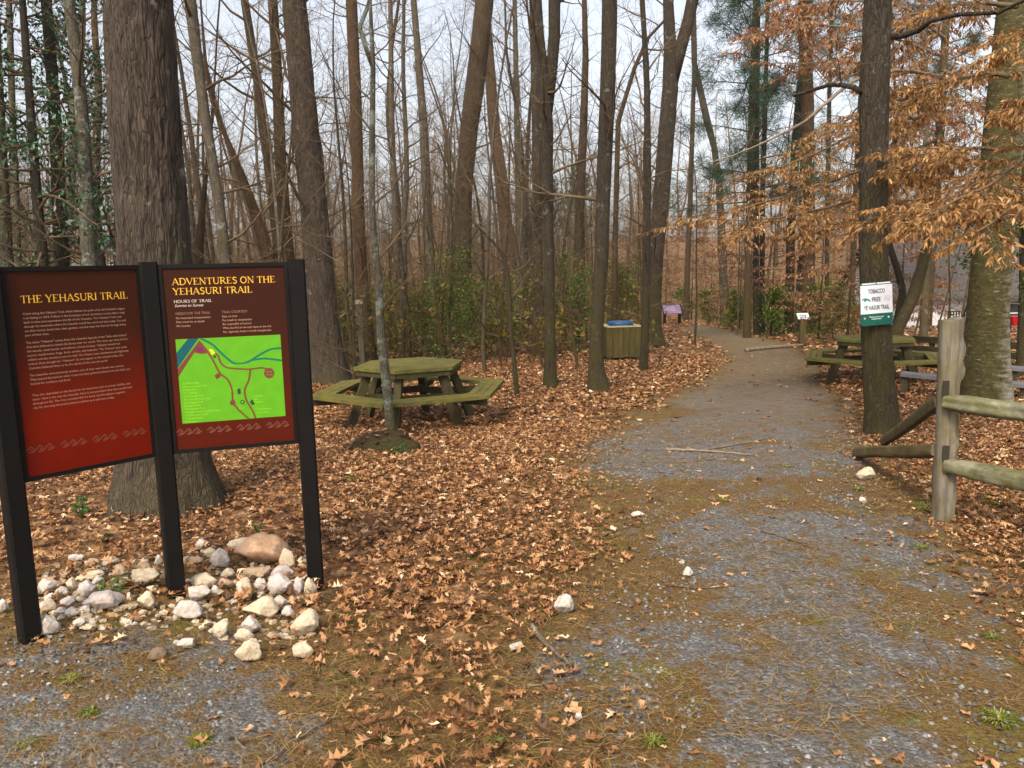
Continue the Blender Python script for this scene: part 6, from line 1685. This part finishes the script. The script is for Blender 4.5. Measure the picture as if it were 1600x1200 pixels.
for i, (px, Y, H, n, lab, mt) in enumerate([
    (1205, 27, 5.0, 42, 'russet beech sapling between the twin trunk and the white marker tree', 'beechpink'), (1080, 45, 5.5, 36, 'faint russet beech sapling behind the lectern sign', 'beechpink'),
    (1155, 36, 5.0, 40, 'russet beech sapling right of the kinked trunk beyond the trail', 'beechpink'), (1280, 24, 4.2, 40, 'bright russet beech sapling right of the pale marker trunk', 'beechred'),
    (1325, 21, 4.0, 36, 'pinkish russet beech sapling just left of the notice tree', 'beechpink'), (980, 50, 5.0, 30, 'far russet sapling behind the wooden bin', 'beechpink'),
    (620, 40, 4.5, 24, 'far russet sapling behind the lichen sapling', 'beechpink'),
(1452, 32, 3.4, 18, 'thin russet sapling before the roof of the white house', 'beechred'), (1405, 22, 4.0, 30, 'russet sapling right of the notice tree', 'beechpink'), (1110, 55, 6, 40, 'far russet sapling above the trail bend', 'beechpink'), (1040, 60, 6, 36, 'far russet sapling left of the lectern sign', 'beechpink'), (740, 48, 5, 30, 'far russet sapling right of the stout leaning oak', 'beechpink'),
    (170, 30, 5, 30, 'russet sapling hiding the teal roofed house', 'beechred')]):
    beech_sapling(px, 480, Y, H, n, lab, M[mt], 60 + i, .12 if Y < 30 else .17)

# ------------------------------------------------------------------ evergreens
M['holly'] = leafmat('holly_leaf', [(0, (0.010, 0.036, 0.012)), (0.5, (0.024, 0.080, 0.026)), (0.85, (0.05, 0.13, 0.045)), (1, (0.15, 0.23, 0.12))], 0.38, 0.15, 0.5)
M['needle'] = leafmat('pine_needle', [(0, (0.012, 0.035, 0.016)), (0.5, (0.028, 0.068, 0.030)), (1, (0.07, 0.125, 0.055))], 0.5, 0.15, 0.4)
M['privet'] = leafmat('privet_leaf', [(0, (0.040, 0.055, 0.006)), (0.5, (0.105, 0.125, 0.012)), (1, (0.23, 0.235, 0.03))], 0.5, 0.3, 0.3)
M['privetd'] = leafmat('deep_green_leaf', [(0, (0.030, 0.062, 0.006)), (0.5, (0.075, 0.13, 0.012)), (1, (0.16, 0.225, 0.024))], 0.5, 0.3, 0.3)
hv = np.array([[0, 0, 0], [.5, .24, .04], [1, 0, 0], [.5, -.24, .04]]); hf = np.array([[0, 2, 1], [0, 3, 2]])
def leafy_tree(name, label, px, Y, H, z0, n, spread, lsize, mat, seed, cat='tree', group=None, trunk_r=.09, per=46, py=420, tmat='dark', shape=1.0):
    p = at(px, py, Y); p[2] = zg(p[0], p[1]); rg = np.random.default_rng(seed)
    o = empty(name, p, label, cat, group)
    mb = MB(); P = np.array([[0, 0, -.2], [rg.normal(0, .1), 0, H * .35], [rg.normal(0, .15), rg.normal(0, .1), H * .7], [0, 0, H]])
    Q, R = trunk_mesh(mb, P, [trunk_r, trunk_r * .8, trunk_r * .5, .01], 10, .2, .2, 4, seed); mb.build('trunk', M[tmat], o)
    tw, lf_ = MB(), MB()
    for k in range(n):
        z = z0 + (H - z0) * (k + rg.uniform()) / n; i = min(int(np.searchsorted(Q[:, 2], z)), len(Q) - 1)
        a = rg.uniform(0, 2 * PI); L = spread * rg.uniform(.45, 1.1) * (1 - .75 * ((z - z0) / (H - z0)) ** 1.6 * shape)
        ends = []
        grow(tw, Q[i], np.array([math.cos(a), math.sin(a), rg.uniform(-.15, .4)]), L, .008 + .01 * L, 1, 2, rg, 0.0, .16, (7,), 0, ends)
        for E in ends:
            m = per // 7 + 1
            c = E[rg.integers(0, len(E), m)] + rg.normal(0, .10, (m, 3)); d = rg.normal(0, 1, (m, 3)) + unit(E[-1] - E[0]) * .8
            scatter(lf_, hv, hf, c, frames(d, rg.normal(0, .6, (m, 3)) + [0, 0, 1]), rg.uniform(.6, 1.25, m) * lsize, rg.uniform(size=m) ** 1.3)
    tw.build('crown', M['twig'], o); lf_.build('foliage', mat, o, False)
leafy_tree('holly_tree', 'dark evergreen holly left of the massive oak, filling the upper left', 66, 12.5, 9, 1.4, 90, 1.9, .09, M['holly'], 1, per=110)
leafy_tree('holly_tree', 'smaller dark evergreen holly showing between the lichen trunk and the massive oak', 158, 15, 8, 2.6, 54, 1.4, .085, M['holly'], 2, per=90)
leafy_tree('holly_tree', 'sparse evergreen at the left view edge below the big holly', 12, 18, 6, 1.0, 30, 1.3, .10, M['holly'], 3, per=60)
leafy_tree('evergreen_bush', 'round green bush low between the left trunks above the sign', 72, 17, 2.0, .2, 30, .7, .09, M['privet'], 4, 'bush', per=70, trunk_r=.03)
leafy_tree('cedar_tree', 'dark green cedar standing right of the mossy beech', 1605, 13, 5.5, 1.0, 50, 1.0, .075, M['privetd'], 5, per=80, py=480)
leafy_tree('holly_bush', 'small green holly sprig left of the mossy beech before the house', 1497, 15, 2.9, 1.6, 16, .6, .09, M['privetd'], 6, 'bush', per=60, py=480, trunk_r=.02)
leafy_tree('evergreen_tree', 'hazy green pine top showing behind the reddish leaning trunk', 845, 55, 9, 4, 40, 2.4, .25, M['needle'], 7, per=60)
leafy_tree('evergreen_tree', 'hazy green pine top behind the wooden bin and mossy rooted oak', 905, 60, 9.5, 4, 40, 2.4, .25, M['needle'], 8, per=60)
SH = [(522, 19, 1.9, 'privet', 'yellow green bush behind the grey oak at the right signpost'), (620, 21, 1.8, 'privet', 'yellow green bush right behind the lichen sapling'), (650, 20, 1.6, 'privet', 'wide yellow green bush left of the stout leaning oak'),
      (690, 21, 2.0, 'privetd', 'deep green bush touching the left side of the stout leaning oak'), (700, 18.5, 2.5, 'privetd', 'tall deep green bush partly behind the stout leaning oak'), (748, 20, 1.9, 'privetd', 'deep green bush just right of the stout leaning oak'),
      (785, 22, 1.7, 'privet', 'yellow green bush behind the leaning sapling'), (822, 22, 2.0, 'privetd', 'green bush left of the dark flared trunk'), (885, 23, 2.6, 'privetd', 'tall green bush between the forked tree and the mossy rooted oak'),
      (905, 22, 2.2, 'privetd', 'deep green bush left of the mossy rooted oak'), (968, 30, 2.6, 'privet', 'yellow green bush behind the wooden bin'), (992, 34, 2.8, 'privet', 'pale green bush right behind the wooden bin'),
      (590, 24, 1.6, 'privet', 'olive bush behind the brown trunk of the picnic table'), (1105, 41, 1.8, 'privet', 'olive bush right of the lectern sign'), (1150, 34, 1.5, 'privet', 'low olive bush right of the kinked trunk'), (1212, 27, 1.5, 'privetd', 'low dark green bush right of the twin trunk'),
      (1305, 24, 1.5, 'privet', 'olive bush behind the left half of the notice'), (1270, 27, 1.6, 'privet', 'olive bush right of the pale marker trunk'), (480, 22, 1.7, 'privet', 'olive bush left of the grey oak above the sign'), (1070, 43, 1.7, 'privetd', 'green bush left of the kinked trunk, behind the lectern')]
for i, (px, Y, H, mt, lab) in enumerate(SH):
    leafy_tree('green_bush', lab, px, Y, H, .1, 36, H * .42, .075 if Y < 26 else .11, M[mt], 80 + i, 'bush', 'green bushes at the edge of the wood', .02, 52, 480, 'brown', .6)

def pine(px, Y, label, H, z0, n, spread, seed, tuft_l):
    p = at(px, 480, Y); p[2] = zg(p[0], p[1]); rg = np.random.default_rng(seed)
    o = empty('pine_tree', p, label, 'tree')
    mb = MB(); P = np.array([[0, 0, -.2], [0, 0, H * .5], [.1, 0, H]]); Q, R = trunk_mesh(mb, P, [.13, .10, .02], 12, .3, .2, 4, seed); mb.build('trunk', M['brown'], o)
    tw, lf_ = MB(), MB()
    nv = np.array([[0, 0, 0], [0.5, .018, 0], [1, 0, -.06], [.5, -.018, 0]]); nf = np.array([[0, 2, 1], [0, 3, 2]])
    for k in range(n):
        z = z0 + (H - z0) * (k + rg.uniform()) / n; i = min(int(np.searchsorted(Q[:, 2], z)), len(Q) - 1)
        a = rg.uniform(0, 2 * PI); L = spread * rg.uniform(.5, 1.1); ends = []
        grow(tw, Q[i], np.array([math.cos(a), math.sin(a), rg.uniform(-.05, .3)]), L, .03, 1, 2, rg, .01, .12, (11,), 0, ends)
        for E in ends:
            for e in E[1:]:
                m = 16; d = rg.normal(0, .6, (m, 3)) + unit(E[-1] - E[0]) * .5 + [0, 0, .15]
                scatter(lf_, nv, nf, np.repeat(e[None], m, 0) + rg.normal(0, .04, (m, 3)), frames(d, rg.normal(0, .6, (m, 3)) + [0, 0, 1]), rg.uniform(.7, 1.2, m) * tuft_l, rg.uniform(size=m))
    tw.build('crown', M['twig'], o); lf_.build('foliage', M['needle'], o, False)
pine(1168, 26, 'tall green pine with layered boughs behind the orange beech leaves', 15, 4.0, 62, 2.9, 1, .28)
pine(1330, 34, 'dark green pine high behind the notice tree', 16, 6.0, 30, 2.6, 2, .3)
pine(1452, 30, 'green pine showing high between the notice tree and the mossy beech', 15, 6.5, 26, 2.2, 3, .28)

# ------------------------------------------------------------------ undergrowth: brush nobody could count
M['brush'] = leafmat('brush_leaf', [(0, (0.065, 0.062, 0.008)), (0.4, (0.165, 0.135, 0.018)), (0.65, (0.21, 0.125, 0.03)), (1, (0.34, 0.19, 0.07))], 0.6, 0.3, 0.2)
def brush():
    rg = np.random.default_rng(91); tw, lf_ = MB(), MB(); k = 0
    while k < 2600:
        y = 15.5 + 48 * rg.uniform() ** 1.1; x = rg.uniform(-1, 1) * (0.70 * y + 2)
        px = 800 + F * x / y
        if no_wood(x, y) and not (x > 0 and y > 22 and px > 1130 and px < 1370 and pathm([x], [y])[0] < -2.0): continue
        if y < 18.5 and not px < 700: continue
        if 500 < px < 760 and y < 17.5: continue
        if x > 7 and 26 < y < 60 and px > 1380: continue
        k += 1
        b = np.array([x, y, float(zg(x, y))]); H = rg.uniform(.7, 2.3) * (1 + .5 * (y > 35))
        d = unit(np.array([rg.normal(0, .28), rg.normal(0, .28), 1]))
        P = np.array([b, b + d * H * .5 + rg.normal(0, .04, 3), b + d * H + rg.normal(0, .1, 3)]); tw.tube(P, [.010, .007, .003], 3, 0, False)
        for s in range(6):
            t = rg.uniform(.2, 1); q_ = b + (P[2] - b) * t; e = q_ + (rg.normal(0, 1, 3) + [0, 0, .5]) * H * .2
            tw.tube([q_, (q_ + e) / 2 + [0, 0, .03], e], [.005, .004, .002], 3, 0, False)
            m = 4; c = q_ + (e - q_) * rg.uniform(.2, 1, (m, 1)) + rg.normal(0, .05, (m, 3))
            scatter(lf_, hv * [1, 1.3, 1], hf, c, frames(rg.normal(0, 1, (m, 3)), rg.normal(0, .6, (m, 3)) + [0, 0, 1]), rg.uniform(.05, .13, m) * (1 + y / 60), rg.uniform(size=m))
    o = tw.build('undergrowth_stems', M['twig']); tag(o, 'tangle of thin bare stems of the undergrowth between the trees', 'undergrowth', None, 'stuff')
    o = lf_.build('undergrowth_leaves', M['brush'], None, False); tag(o, 'olive and russet leaves of the low undergrowth between the trees', 'undergrowth', None, 'stuff')
brush()

# ------------------------------------------------------------------ the damp air of the wood
def haze():
    mb = MB(); mb.box((0, 60, 20), (320, 260, 52))
    o = mb.build('haze', [], None, False); tag(o, 'thin damp haze hanging in the wood', None, None, 'stuff')
    m = bpy.data.materials.new('haze'); m.use_nodes = True; nt = m.node_tree; nt.nodes.clear()
    v = nt.nodes.new('ShaderNodeVolumePrincipled'); v.inputs['Density'].default_value = 0.0004; v.inputs['Color'].default_value = (0.96, 0.95, 0.93, 1)
    v.inputs['Anisotropy'].default_value = 0.2
    out = nt.nodes.new('ShaderNodeOutputMaterial'); nt.links.new(v.outputs[0], out.inputs['Volume'])
    o.data.materials.append(m)
haze()
